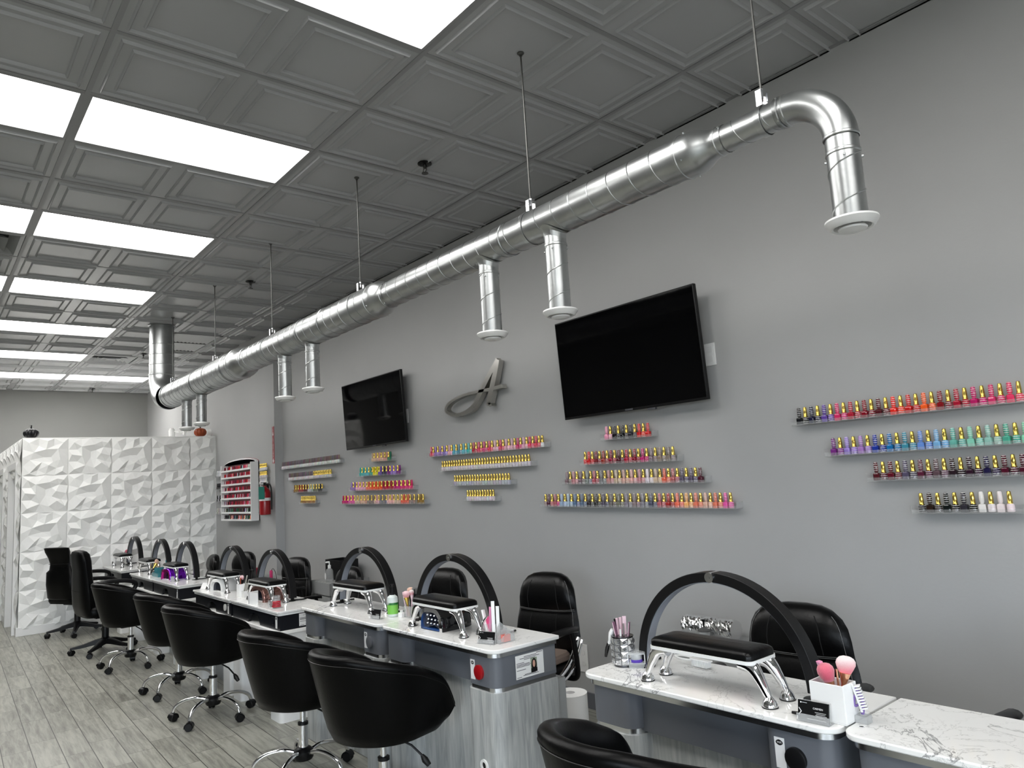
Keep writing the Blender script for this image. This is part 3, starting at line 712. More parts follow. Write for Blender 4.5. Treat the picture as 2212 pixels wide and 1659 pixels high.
def far_bottle(x, y, z, typ, col, capcol=None, k=1.0):
    s = STUFF[0]; n0 = len(s.v); (body_G if typ == 'G' else body_L)(s)
    n1 = len(s.v); STC.append((n0, n1, rgb(*col)))
    if typ == 'L': cap_L(s); STC.append((n1, len(s.v), rgb(*(capcol or col))))
    for i in range(n0, len(s.v)): s.v[i] = (s.v[i][0] * k + x, s.v[i][1] * k + y, s.v[i][2] * k + z)
    if typ == 'G':
        g_ = STUFF[1]; n2 = len(g_.v); cap_G(g_)
        for i in range(n2, len(g_.v)): g_.v[i] = (g_.v[i][0] * k + x, g_.v[i][1] * k + y, g_.v[i][2] * k + z)
def shelf(xa, xb_, za, zb, label, y=WY, dep=.058):
    """clear acrylic ledge, xa left end, xb right end; seen sagging or tilted as in the shop"""
    L_ = xb_ - xa
    t = thing('acrylic_shelf', label, 'shelf', (xa, y, za), 0, 'clear acrylic polish shelves'); t.rotation_euler = (0, -math.atan2(zb - za, L_), 0)
    MB().box(0, L_, -dep, 0, -.004, 0).build('ledge', M_clearp, t, smooth=0)
    MB().box(0, L_, -dep, -dep + .003, 0, .014).build('lip', M_clear, t, smooth=0)
    MB().box(0, L_, -.003, 0, 0, .028).build('back_plate', M_clear, t, smooth=0)
    MB().box(-.003, 0, -dep, 0, 0, .035).build('end_plate', M_clear, t, smooth=0); MB().box(L_, L_ + .003, -dep, 0, 0, .035).build('end_plate', M_clearp, t, smooth=0)
def place_row(xa, xb_, za, zb, seq, shelf_label, phrase, group, ind, pad=(.02, .02), total=None):
    shelf(xa - .02, xb_ + pad[1] + .01, za, zb, shelf_label)
    n = len(seq); y = WY - .036
    for i, (cn, ty) in enumerate(seq):
        t = (i + .5) / n; x = xa + (xb_ - xa) * t; z = za + (zb - za) * t + .0006
        if ind: bottle(x, y, z, ty, cn, '%s polish bottle with %s cap, %s from left, %s' % (cn, 'gold' if ty == 'G' else 'matching', ordn(i + 1), phrase), group)
        else: far_bottle(x, y, z, ty, jit(C_[cn], 9), jit((120, 104, 108), 12) if 'white' in cn else None)
def pairs(names, first='L'):
    o = []
    for n in names:
        o += [(n, first), (n, 'G' if first == 'L' else 'L')]
    return o
# right of the picture
place_row(-1.925, -.93, 1.7155, 1.7155, pairs(['black', 'navy', 'violet', 'hot pink', 'crimson', 'dark red', 'maroon', 'orange red', 'red', 'orange', 'dark red', 'crimson', 'magenta', 'hot pink', 'rose']),
          'clear acrylic shelf of red polishes, topmost at the right of the picture', 'top shelf at far right', 'polish bottles on the top right hand shelf', True, total=30)
place_row(-1.765, -.93, 1.548, 1.548, pairs(['purple', 'lilac', 'lavender', 'cobalt', 'ocean blue', 'teal blue', 'periwinkle', 'sky blue', 'sea green', 'mint', 'pale mint', 'jade']) + [('mint', 'L')],
          'clear acrylic shelf of purple to green polishes, second at the right of the picture', 'second shelf at far right', 'polish bottles on the second right hand shelf', True)
place_row(-1.575, -.955, 1.42, 1.42, pairs(['burgundy', 'maroon', 'slate', 'plum', 'mauve brown', 'black brown', 'aubergine', 'indigo', 'wine']) + [('wine', 'L')],
          'clear acrylic shelf of dark wine polishes, third at the right of the picture', 'third shelf at far right', 'polish bottles on the third right hand shelf', True)
place_row(-1.395, -1.02, 1.271, 1.271, [('black', 'G'), ('black brown', 'L'), ('black brown', 'G'), ('black', 'L'), ('black', 'G'), ('charcoal', 'L'), ('black', 'G'), ('white', 'L'), ('white', 'G'), ('pearl white', 'L'), ('pearl white', 'G')],
          'clear acrylic shelf of black and white polishes, lowest at the right of the picture', 'bottom shelf at far right', 'polish bottles on the bottom right hand shelf', True, pad=(.02, .05))
# under the large television
T_ = 'shelf below the large television'
place_row(-3.265, -2.885, 1.747, 1.737, [('pink', 'L'), ('light pink', 'G'), ('black', 'L'), ('black', 'G'), ('black', 'L'), ('black brown', 'G'), ('charcoal', 'L'), ('charcoal', 'G'), ('scarlet', 'L'), ('orange red', 'G'), ('red', 'L')],
          'shortest clear acrylic shelf directly below the large television', 'top ' + T_, 'polish bottles on the top shelf below the large television', True)
place_row(-3.475, -2.71, 1.597, 1.579, [('scarlet', 'G')] + pairs(['red', 'dark red', 'brick', 'cherry', 'maroon', 'crimson', 'cherry', 'magenta', 'mauve grey', 'taupe', 'mauve grey']),
          'clear acrylic shelf of red polishes, second below the large television', 'second ' + T_, 'polish bottles on the second shelf below the large television', True)
place_row(-3.665, -2.53, 1.473, 1.446, pairs(['mauve grey', 'dusty pink', 'mauve grey', 'grey', 'dusty rose', 'grey', 'dusty pink', 'beige', 'nude', 'blush', 'dusty pink', 'pearl white', 'beige', 'coral', 'dusty rose', 'slate', 'slate']) + [('burgundy', 'L')],
          'clear acrylic shelf of nude polishes, third below the large television', 'third ' + T_, 'polish bottles on the third shelf below the large television', True)
place_row(-3.90, -2.345, 1.325, 1.298, [('taupe', 'G'), ('plum', 'L'), ('dusty rose', 'G'), ('dusty rose', 'L'), ('magenta', 'G')] + pairs(['pale blue', 'pale blue', 'steel blue', 'steel blue', 'charcoal', 'charcoal', 'slate', 'olive grey', 'olive grey', 'grey', 'mauve grey', 'grey', 'slate', 'dusty rose', 'brick', 'coral', 'peach', 'salmon', 'nude', 'salmon', 'cool pink']),
          'longest clear acrylic shelf, lowest below the large television', 'lowest ' + T_, 'polish bottles on the lowest shelf below the large television', True)
# under the metal letter
S_ = 'shelf below the metal letter'
place_row(-5.35, -3.86, 1.766, 1.744, pairs(['rose', 'lavender', 'lavender', 'lilac', 'light pink', 'aqua', 'teal blue', 'aqua', 'turquoise', 'crimson', 'rose', 'hot pink', 'rose', 'light pink', 'rose', 'light pink', 'light pink', 'hot pink', 'light pink', 'rose', 'rose']) + [('white', 'G')],
          'longest clear acrylic shelf, topmost below the metal letter', 'top ' + S_, 'polish bottles on the top shelf below the metal letter', True)
place_row(-5.185, -4.02, 1.634, 1.619, [('clear', 'G')] * 33, 'clear acrylic shelf of gold capped bottles, second below the metal letter', 'second ' + S_, 'polish bottles on the second shelf below the metal letter', True)
place_row(-5.01, -4.265, 1.506, 1.492, [('silver', 'G')] * 21, 'clear acrylic shelf of gold capped bottles, third below the metal letter', 'third ' + S_, 'polish bottles on the third shelf below the metal letter', False)
place_row(-4.84, -4.47, 1.379, 1.374, [('clear', 'G')] * 11, 'shortest clear acrylic shelf, lowest below the metal letter', 'lowest ' + S_, '', False)
# under the far television
def mixr(names, n, gold=.5):
    o = []
    for i in range(n):
        nm = names[int(i / n * len(names))]; o.append((nm, 'G' if i % 2 else 'L'))
    return o
place_row(-6.40, -6.02, 1.783, 1.774, mixr(['beige', 'nude', 'nude', 'nude', 'green'], 11), 'shortest acrylic shelf just below the farther television', '', '', False)
place_row(-6.66, -5.86, 1.652, 1.638, mixr(['turquoise', 'aqua', 'jade', 'yellow', 'violet', 'indigo', 'purple', 'lilac', 'purple'], 23), 'acrylic shelf of green and violet polishes below the farther television', '', '', False)
place_row(-6.86, -5.66, 1.513, 1.495, mixr(['lavender', 'light pink', 'light pink', 'coral', 'orange', 'orange', 'crimson', 'crimson', 'magenta', 'hot pink', 'hot pink'], 33), 'acrylic shelf of orange and pink polishes below the farther television', '', '', False)
place_row(-7.06, -5.48, 1.382, 1.364, mixr(['magenta', 'cool pink', 'beige', 'nude', 'taupe', 'blush', 'grey', 'blush', 'beige', 'coral', 'taupe', 'gold brown'], 44), 'longest acrylic shelf below the farther television, lowest of four', '', '', False)
# left group
place_row(-8.66, -7.10, 1.818, 1.816, [('white', 'L')] * 42, 'long acrylic shelf of white bottles next to the wall corner, topmost', '', '', False)
place_row(-8.46, -7.30, 1.675, 1.672, [('pearl white', 'L')] * 18 + [('clear', 'G')] * 12, 'acrylic shelf next to the wall corner, second from the top', '', '', False)
place_row(-8.31, -7.53, 1.532, 1.523, mixr(['gold brown', 'brick', 'maroon', 'silver', 'olive grey', 'black'], 22), 'acrylic shelf next to the wall corner, third from the top', '', '', False)
place_row(-8.12, -7.72, 1.400, 1.396, [('gold brown', 'G')] * 11, 'shortest acrylic shelf next to the wall corner, lowest of four', '', '', False)

# arched white polish rack
def polish_rack():
    x0, x1 = -10.40, -9.235; z0, z1 = 1.21, 1.955; d = .11; yb = WY2
    t = thing('polish_rack', 'arched white wall rack with eight shelves of small red polish bottles', 'display rack', (x0, yb, z0)); W_ = x1 - x0; H_ = z1 - z0
    MB().box(0, .02, -d, 0, 0, H_).build('side_panel', M_white, t, smooth=0); MB().box(W_ - .02, W_, -d, 0, 0, H_).build('side_panel', M_white, t, smooth=0)
    pts = [(0, 0), (W_, 0), (W_, H_)] + [(W_ / 2 + W_ / 2 * math.cos(a), H_ + .075 * math.sin(a)) for a in [PI * k / 16 for k in range(1, 16)]] + [(0, H_)]
    MB().prism(pts, -.012, 0, 'y').build('back_panel', mat('rack back', rgb(150, 96, 102), .5), t, smooth=0)
    top = [(W_ / 2 + W_ / 2 * math.cos(a), H_ + .07 * math.sin(a)) for a in [PI * k / 16 for k in range(17)]] + [(W_ / 2 + W_ / 2 * math.cos(a), H_ + .002 + .048 * math.sin(a)) for a in [PI * k / 16 for k in range(16, -1, -1)]]
    MB().prism(top, -d * .5, -.012, 'y').build('arch', M_white, t, smooth=0)
    for k in range(8):
        z = k * H_ / 8
        MB().box(.02, W_ - .02, -d, -.012, z, z + .010).box(.02, W_ - .02, -d - .004, -d + .004, z, z + .022).build('rack_shelf', M_white, t, smooth=0)
        for i in range(34):
            cn = rnd.choice(['crimson', 'red', 'dark red', 'rose', 'brick', 'maroon', 'cherry', 'white', 'light pink', 'crimson', 'black']) if k > 1 else rnd.choice(['charcoal', 'black', 'grey', 'white', 'green', 'coral' if k == 0 else 'maroon', 'slate'])
            far_bottle(x0 + .04 + i * (W_ - .08) / 33, yb - .07, z0 + z + .0106, 'L', jit(C_[cn], 14), None, .68)
polish_rack()
def side_shelf(xa, xb_, z, cols, label, typ='L'):
    t = thing('acrylic_shelf', label, 'shelf', (xa, WY2, z), 0, 'clear acrylic polish shelves'); L_ = xb_ - xa
    MB().box(0, L_, -.058, 0, -.004, 0).build('ledge', M_clearp, t, smooth=0); MB().box(0, L_, -.058, -.055, 0, .014).build('lip', M_clear, t, smooth=0)
    n = int(L_ / .034)
    for i in range(n): far_bottle(xa + .017 + i * .034, WY2 - .034, z + .0006, typ, jit(C_[cols[i % len(cols)]], 8))
for z, c, ty, w in ((1.83, ['clear'], 'G', 'topmost'), (1.735, ['clear'], 'G', 'second'), (1.66, ['white'], 'L', 'third'), (1.53, ['white'], 'L', 'fourth'), (1.44, ['pearl white', 'navy'], 'L', 'fifth'), (1.31, ['white'], 'L', 'lowest')):
    side_shelf(-9.12, -8.86, z, c, 'little acrylic shelf right of the white rack, %s of six' % w, ty)
for z, c, w in ((1.82, ['white'], 'topmost'), (1.64, ['black'], 'second'), (1.47, ['black', 'black', 'white'], 'third'), (1.29, ['white', 'grey'], 'lowest')):
    side_shelf(-10.80, -10.45, z, c, 'little acrylic shelf between partition and white rack, %s of four' % w)
# the hundreds of far bottles as one object
n0 = len(STUFF[0].v)
st = MB(); st.v = STUFF[0].v + STUFF[1].v; st.f = STUFF[0].f + [tuple(i + n0 for i in f) for f in STUFF[1].f]; st.m = [0] * len(STUFF[0].f) + [1] * len(STUFF[1].f)
so = st.build('nail_polish_bottles', [M_polv, M_gold], smooth=40); so['kind'] = 'stuff'; tag(so, 'hundreds of small polish bottles on the far shelves and the white rack', 'nail polish')
ca = so.data.color_attributes.new('Col', 'FLOAT_COLOR', 'POINT')
buf = [1.0] * (4 * len(st.v))
for a, b_, c in STC:
    for i in range(a, b_): buf[4 * i:4 * i + 4] = c
ca.data.foreach_set('color', buf)

# ================================================================ FIRE POINT, CAMERA, PUMPKINS
t = thing('extinguisher_sign', 'narrow red upright fire extinguisher sign with white letters and arrow', 'sign', (-8.745, WY2, 1.90))
MB().box(-.03, .03, -.004, 0, 0, .455).build('plate', M_red, t, smooth=0)
M_signw = mat('sign white', (.8, .8, .8, 1), .5)
f = MB()
for (zc_, s) in ((.36, 1), (.035, 1.2)): f.prism([(0, zc_ - .028 * s), (.018 * s, zc_ + .004), (.007, zc_ + .004), (.007, zc_ + .026), (-.007, zc_ + .026), (-.007, zc_ + .004), (-.018 * s, zc_ + .004)], -.0048, -.004, 'y')
f.build('arrow', M_signw, t, smooth=0)
RX = Matrix.Rotation(PI / 2, 4, 'X')
text_obj('F\nI\nR\nE', .024, M_signw, Txyz(0, -.0045, .418) @ RX, parent=t, space=.75)
text_obj('\n'.join('EXTINGUISHER'), .026, M_signw, Txyz(0, -.0045, .195) @ RX, parent=t, space=.80)
t = thing('fire_extinguisher', 'red fire extinguisher with green inspection tag hanging at the wall corner', 'fire extinguisher', (-8.79, WY2 - .10, 1.285), .75)
MB().lathe([(.05, 0), (.064, .006), (.066, .02), (.066, .27), (.058, .30), (.035, .325), (.022, .335), (.02, .35)], 28).build('cylinder', M_red, t)
MB().lathe([(.0672, .17), (.0672, .205)], 28, caps=False).build('label_band', M_signw, t)
MB().box(-.012, .012, -.015, .02, .35, .385).box(-.01, .01, -.09, .03, .385, .392).box(-.008, .008, -.085, .02, .355, .361).build('valve', M_black, t, bev=.002)
MB().tube(smooth_path([(.02, 0, .37), (.07, -.01, .36), (.088, -.01, .28), (.085, 0, .12), (.083, .0, .06)], 6), .009, 8).build('hose', M_rubber, t)
q = MB().box(-.045, .03, -.0725, -.0705, .19, .34).build('inspection_tag', mat('green tag', rgb(24, 112, 98), .6), t, smooth=0)
MB().box(-.02, .02, .055, .075, .1, .38).build('wall_hook', M_black, t, smooth=0)
t = thing('security_camera', 'small white dome camera with black lens above the orange pumpkin', 'camera', (-11.2, WY2, 2.50))
MB().lathe([(.055, 0), (.055, -.02), (.05, -.03)], 24, axis='y').build('mount', M_white, t)
MB().lathe([(.05, -.03), (.045, -.06), (.025, -.08), (.001, -.085)], 24, axis='y').build('housing', M_white, t)
MB().lathe([(.026, -.07), (.026, -.088), (.001, -.092)], 20, axis='y').build('lens', M_blackg, t)
t = thing('wall_bracket', 'white swivel bracket on the far wall left of the orange pumpkin', 'bracket', (-12.5, WY2, 2.62))
MB().lathe([(.05, 0), (.05, -.03)], 20, axis='y').tube([(0, -.03, 0), (0, -.10, 0), (-.09, -.16, .03)], .014, 8).build('arm', M_white, t)
MB().lathe([(.045, -.1), (.05, 0), (.03, .04)], 18, (-.1, -.18, .03)).build('holder', M_white, t)
def pumpkin(name_label, loc, m_):
    t = thing('decorative_pumpkin', name_label, 'pumpkin', loc)
    rows = []
    for i in range(13):
        ph = -PI / 2 + PI * i / 12; row = []
        for k in range(60):
            a = 2 * PI * k / 60; rib = 1 - .10 * abs(math.cos(a * 5)) ** 6
            r = .088 * math.cos(ph) ** .75 * rib if 0 < i < 12 else .001
            row.append((r * math.cos(a), r * math.sin(a), .062 + .062 * math.sin(ph) - (.012 if i == 12 else 0)))
        rows.append(row)
    MB().grid(rows, closed=True).build('body', m_, t)
    MB().tube([(0, 0, .11), (.004, 0, .14), (.014, .003, .165)], [.012, .008, .006], 8).build('stem', M_black, t)
    MB().tube([(.01, 0, .14), (.05, -.01, .16), (.09, -.03, .145)], .0018, 5).build('tendril', M_ink, t)
pumpkin('black ribbed decorative pumpkin on top of the textured white partition', (-11.03, 1.145, HP), mat('black pumpkin', (.01, .01, .012, 1), .35))
pumpkin('orange brown ribbed decorative pumpkin on top of the textured white partition', (-11.03, 3.215, HP), mat('orange pumpkin', rgb(150, 66, 30), .4))

# ================================================================ MANICURE TABLES
M_sticker = mat('white sticker', (.75, .75, .75, 1), .5)
def wifi_sticker(t, x, y, z, w=.032, h=.085):
    o = MB().box(x - w / 2, x + w / 2, y - .0012, y, z - h / 2, z + h / 2).build('wifi_sticker', M_sticker, t, smooth=0)
    MB().prism([(x + .010 * math.cos(a) * (1 + .15 * math.cos(2 * a)), z + h * .34 + .008 * math.sin(a)) for a in [2 * PI * k / 20 for k in range(20)]], y - .0016, y - .0012, 'y').build('badge', M_black, o, smooth=0)
    text_obj('WiFi', .008, M_signw, Txyz(x, y - .0018, z + h * .34) @ RX, parent=o, ext=.0001)
def licence(t, x, y0, y1, z0, z1):
    """paper certificate on an end panel that faces +x"""
    o = MB().box(x, x + .001, y0, y1, z0, z1).build('certificate', M_paper, t, smooth=0)
    f = MB(); h = z1 - z0; w = y1 - y0
    for (a, b_, v) in ((.3, .75, .9), (.15, .85, .84), (.3, .7, .78), (.03, .3, .66), (.03, .5, .60), (.03, .55, .55), (.03, .5, .5), (.03, .35, .36), (.3, .7, .14), (.25, .8, .10), (.03, .2, .06), (.75, .97, .96)):
        f.box(x + .001, x + .0013, y0 + a * w, y0 + b_ * w, z0 + v * h - .0012, z0 + v * h + .0012)
    f.build('print', M_ink, o, smooth=0)
    return o
def portrait(o, x, y, z, w, h):
    MB().box(x + .001, x + .0014, y, y + w, z, z + h).build('photo_background', mat('photo green', rgb(150, 160, 140), .6), o, smooth=0)
    def ell(cy_, cz_, ry, rz, d, m_, nm): MB().prism([(cy_ + ry * math.cos(a), cz_ + rz * math.sin(a)) for a in [2 * PI * k / 20 for k in range(20)]], x + .0013, x + d, 'x').build(nm, m_, o, smooth=0)
    ell(y + w * .52, z + h * .5, w * .40, h * .46, .0017, M_black, 'photo_hair'); MB().box(x + .0013, x + .0018, y + .05 * w, y + w, z, z + h * .28).build('photo_clothing', M_black, o, smooth=0)
    ell(y + w * .5, z + h * .58, w * .2, h * .25, .0020, mat('photo skin', rgb(205, 160, 140), .6), 'photo_face')

def grey_table(x0, x1, label, cap=None, cert=False, sticker=True, lgroup='grey manicure tables'):
    """marble topped station with grey front pods and grey oak body; origin at floor, left front"""
    W_ = x1 - x0; yf = 1.955; yb = 2.345; t = thing('manicure_table', label, 'table', (x0, yf, 0), 0, lgroup); D = yb - yf
    MB().prism(rrect(.002, W_ - .002, 0, D, .055, 8, (1, 1, 0, 0)), .782, .80).build('tabletop', M_marble, t, bev=.004)
    MB().prism(rrect(.018, W_ - .018, .014, D - .008, .05, 8, (1, 1, 0, 0)), .762, .782).build('edge_strip', M_alu, t, smooth=40)
    pw0, pw1 = .235, .245
    for nm, a, c in (('left', .024, pw0), ('right', W_ - pw1, W_ - .024)):
        rr = (1, 1, 0, 0)
        MB().prism(rrect(a, c, .022, D - .012, .05, 8, rr), .632, .762).build('drawer_pod', M_grey, t, smooth=40)
        MB().prism(rrect(a + .003, c - .003, .025, D - .014, .05, 8, rr), .612, .632).build('metal_band', M_alu, t, smooth=40)
        MB().prism(rrect(a - .004, c + .004, .018, D - .01, .055, 8, rr), .0, .612).build('cabinet', M_wood, t, smooth=40)
    MB().box(pw0 - .01, W_ - pw1 + .01, .075, .095, .62, .762).build('apron', M_grey, t, smooth=0)
    MB().box(pw0 - .01, W_ - pw1 + .01, .11, .128, 0.004, .62).build('modesty_panel', M_wood, t, smooth=0)
    xs = W_ - pw1 + .07
    if sticker: wifi_sticker(t, xs - .012, .022, .695)
    if cap:
        m_ = MB().lathe([(.032, .0225), (.032, .012), (.027, .010), (.0001, .010)], 24, (xs + .038, 0, .69), axis='y'); m_.build('dust_port_cap', cap, t)
    for (gx_, gz_) in ((W_ - .13, .30),):
        MB().lathe([(.026, .018), (.026, .012), (.015, .012), (.015, .018)], 20, (gx_, 0, gz_), axis='y').build('cable_grommet', M_white, t)
        MB().lathe([(.015, .0175), (.0001, .0165)], 16, (gx_, 0, gz_), axis='y', caps=False).build('grommet_hole', M_dark, t)
    # technician side drawers
    MB().box(W_ - pw1 - .02, W_ - .03, D - .008, D + .045, .05, .60).build('drawer_unit', M_greyp, t, smooth=0)
    if cert:
        f = MB().box(W_ - .024, W_ - .021, .15, D - .02, .647, .755).build('certificate_sleeve', M_clear, t, smooth=0)
        o = licence(t, W_ - .0208, .135, .30, .650, .750); portrait(o, W_ - .0206, .222, .665, .038, .062)
    return t
capg = mat('grey cap', rgb(86, 88, 92), .4)
grey_table(-4.645, -3.592, 'grey table with marble top holding the green labelled bottle', capg)
grey_table(-3.588, -2.585, 'grey table with marble top, red round cap and certificate on its end', M_red, True)
grey_table(-2.06, -1.072, 'grey table with marble top in the right foreground carrying the white brush box', M_black)
grey_table(-1.066, .03, 'empty marble topped table running out of the picture at bottom right', None, sticker=False)
def black_table(x0, x1, label, sticker=False, cap=False, cert=False):
    W_ = x1 - x0; yf = 1.945; yb = 2.335; t = thing('manicure_table', label, 'table', (x0, yf, 0), 0, 'black and white manicure tables'); D = yb - yf
    MB().prism(rrect(.001, W_ - .001, 0, D, .02, 4, (1, 1, 0, 0)), .718, .733).build('tabletop', M_marble, t, bev=.003)
    MB().prism(rrect(.012, W_ - .012, .01, D - .01, .02, 4, (1, 1, 0, 0)), .702, .718).build('edge_strip', M_white, t, smooth=40)
    a0, a1 = .022, W_ - .022; ar0, ar1 = W_ * .36, W_ * .60; zc_ = .60; n = 10
    arch = [(ar0, zc_), (ar0 + .02, zc_ + .045)] + [((ar0 + ar1) / 2 + (ar1 - ar0 - .05) / 2 * math.cos(PI - PI * k / n), zc_ + .045 + .026 * math.sin(PI * k / n)) for k in range(n + 1)] + [(ar1 - .02, zc_ + .045), (ar1, zc_)]
    MB().prism([(a0, zc_)] + arch + [(a1, zc_), (a1, .702), (a0, .702)], .024, .044, 'y').build('apron', M_navy, t, smooth=0)
    MB().box(a1 - .02, a1, .044, D - .02, zc_, .702).box(a0, a0 + .02, .044, D - .02, zc_, .702).box(a0, a1, D - .04, D - .02, zc_, .702).box(ar1, ar1 + .02, .044, D - .04, zc_, .702).build('side_panel', M_navy, t, smooth=0)
    MB().prism(rrect(.006, W_ - .006, .004, D, .02, 4, (1, 1, 0, 0)), .575, .60).build('lower_top', M_white, t, smooth=40, bev=.003)
    for (p, q) in ((.02, .205), (W_ - .215, W_ - .02)):
        MB().prism(rrect(p, q, .015, D - .02, .03, 5, (1, 1, 0, 0)), 0, .575).build('leg', M_white, t, smooth=40)
    MB().box(.2, W_ - .21, .13, .15, .0, .575).build('modesty_panel', M_greyp, t, smooth=0)
    if sticker:
        o = MB().box(W_ - .10, W_ - .07, .0225, .024, .612, .69).build('sticker', M_sticker, t, smooth=0)
        MB().box(W_ - .094, W_ - .076, .022, .0225, .67, .685).build('badge', M_ink, o, smooth=0)
    if cap: MB().lathe([(.026, .024), (.026, .016), (.0001, .015)], 20, (W_ - .155, 0, .655), axis='y').build('dust_port_cap', cap, t)
    if cert: licence(t, a1, .16, .34, .612, .695)
    return t
capw = M_white
black_table(-10.89, -9.86, 'black and white table farthest away, against the textured partition')
black_table(-9.37, -8.392, 'black and white table left of the one with the purple lamp')
black_table(-8.388, -7.41, 'black and white table carrying the purple mirrored lamp', sticker=True)
black_table(-6.93, -5.962, 'black and white table carrying the white nail lamp', sticker=True, cap=capw)
black_table(-5.958, -4.97, 'black and white table carrying the rose mirrored lamp and red ringed cup', sticker=True, cap=M_navy, cert=True)

# ================================================================ ARCH LAMPS AND ARM RESTS
def make_arch():
    t = thing('arch_lamp', '', 'desk lamp', (0, 0, 0), 0, 'black arch lamps on the tables')
    rx, rz, z0 = .355, .345, .022; th = .034; hw = .026
    for s in (-1, 1):
        for nm, r0, r1, ya, yb, m_ in (('arm', 0, th, -hw, hw, M_black), ('light_strip', th, th + .003, -hw + .006, hw - .006, M_diff)):
            rows = []
            for k in range(25):
                a = (PI / 2) * k / 24 * .985
                c, sn = math.cos(a), math.sin(a); row = []
                for (r, y) in ((r0, ya), (r0, yb), (r1, yb), (r1, ya)): row.append((s * (rx - r) * c, y, z0 + (rz - r) * sn))
                rows.append(row)
            m = MB(); m.grid(rows, closed=True); m.f += [(0, 1, 2, 3), (96, 97, 98, 99)]; m.m += [0, 0]
            m.build(nm, m_, t, smooth=30, bev=.002 if nm == 'arm' else 0)
        f = MB(); f.box(s * (rx - .02) - .008, s * (rx - .02) + .008, -.010, .010, .004, .03)
        f.lathe([(.034, .001), (.034, .005), (.010, .008)], 24, (s * (rx - .02), -.01, 0))
        f.tube(smooth_path([(s * (rx - .03), .0, .006), (s * (rx + .01), .05, .006), (s * (rx + .0), .10, .006)], 5), .005, 6)
        f.build('foot', M_black, t)
    MB().lathe([(.0175, -hw - .006), (.0175, hw + .001)], 24, (0, 0, z0 + rz - th / 2), axis='y').lathe([(.004, -hw - .008), (.004, -hw - .006)], 10, (0, 0, z0 + rz - th / 2), axis='y').build('hinge_knob', M_chrome, t)
    return t
ARCH = [(-1.575, 2.175, .80, 'black arch lamp in the right foreground, the largest seen'), (-3.175, 2.175, .80, 'black arch lamp over the black nail lamp and its arm rest'), (-4.175, 2.195, .80, 'black arch lamp behind the green labelled bottle'),
        (-5.70, 2.215, .733, 'black arch lamp over the rose mirrored nail lamp'), (-6.65, 2.215, .733, 'black arch lamp over the white nail lamp'), (-8.08, 2.215, .733, 'black arch lamp over the purple nail lamp'), (-9.12, 2.225, .733, 'black arch lamp second from the partition, behind the teal organiser'),
        (-10.45, 2.235, .733, 'black arch lamp on the farthest table by the partition'), (-.46, 2.20, .80, 'black arch lamp at the right edge on the empty table')]
p = make_arch(); index_tree(p)
for i, (x, y, z, lb) in enumerate(ARCH[:8]):
    if i == 0: p.location = (x, y, z); p['label'] = lb
    else: dup(p, (x, y, z), 0, lb)
def make_rest():
    t = thing('arm_rest', '', 'arm rest', (0, 0, 0), 0, 'padded manicure arm rests')
    hl, hw = .20, .075
    rows = []; n = 5
    prof = [(1.0, 0), (1.0, .013), (.975, .021), (.88, .028), (.68, .033), (.4, .035), (.01, .036)]
    base = rrect(-hl, hl, -hw, hw, .022, 5)
    for (sc_, h) in prof:
        ins = (1 - sc_) * hw
        rows.append([(px * (hl - ins) / hl, py * (hw - ins) / hw, .130 + h * .9 ) for px, py in base])
    m = MB().grid(rows, closed=True); m.f.append(tuple(range(len(base)))); m.m.append(0); m.build('pad', M_leather2, t, smooth=50)
    MB().prism(rrect(-hl - .003, hl + .003, -hw - .003, hw + .003, .024, 5), .119, .1298).build('tray', M_white, t, smooth=40)
    for sx in (-1, 1):
        for sy in (-1, 1):
            pts = smooth_path([(sx * .150, sy * .040, .121), (sx * .188, sy * .045, .107), (sx * .215, sy * .048, .069), (sx * .238, sy * .050, .022)], 6)
            N = len(pts); MB().tube(pts, [.028 - .018 * (k / (N - 1)) for k in range(N)], 14).lathe([(.0235, .003), (.0235, .006), (.019, .020), (.012, .029), (.009, .032)], 20, (sx * .238, sy * .050, 0)).build('leg', M_chrome, t)
            l_ = [o for o in COL.objects if o.name.startswith('leg')][-1]
            MB().lathe([(.022, 0), (.0245, .001), (.0245, .004)], 20, (sx * .238, sy * .050, 0)).build('rubber_foot', M_rubber, l_)
    return t
REST = [(-1.545, 2.073, .80, 0, 'padded black arm rest on chrome legs in the right foreground'), (-3.165, 2.10, .80, -.02, 'padded black arm rest standing over the black nail lamp'), (-4.195, 2.155, .80, .03, 'padded black arm rest beside the green labelled bottle'),
        (-5.58, 2.105, .733, 0, 'padded black arm rest over the rose mirrored nail lamp'), (-6.60, 2.11, .733, .02, 'padded black arm rest over the white nail lamp'), (-8.11, 2.115, .733, 0, 'padded black arm rest over the purple nail lamp'),
        (-9.16, 2.11, .733, 0, 'padded black arm rest behind the teal organiser'), (-10.56, 2.115, .733, 0, 'padded black arm rest on the farthest table by the partition'), (-.385, 2.07, .80, 0, 'padded black arm rest just entering at the right edge on the empty table')]
p = make_rest(); index_tree(p)
for i, (x, y, z, r, lb) in enumerate(REST):
    if i == 0: p.location = (x, y, z); p.rotation_euler.z = r; p['label'] = lb
    else: dup(p, (x, y, z), r, lb)

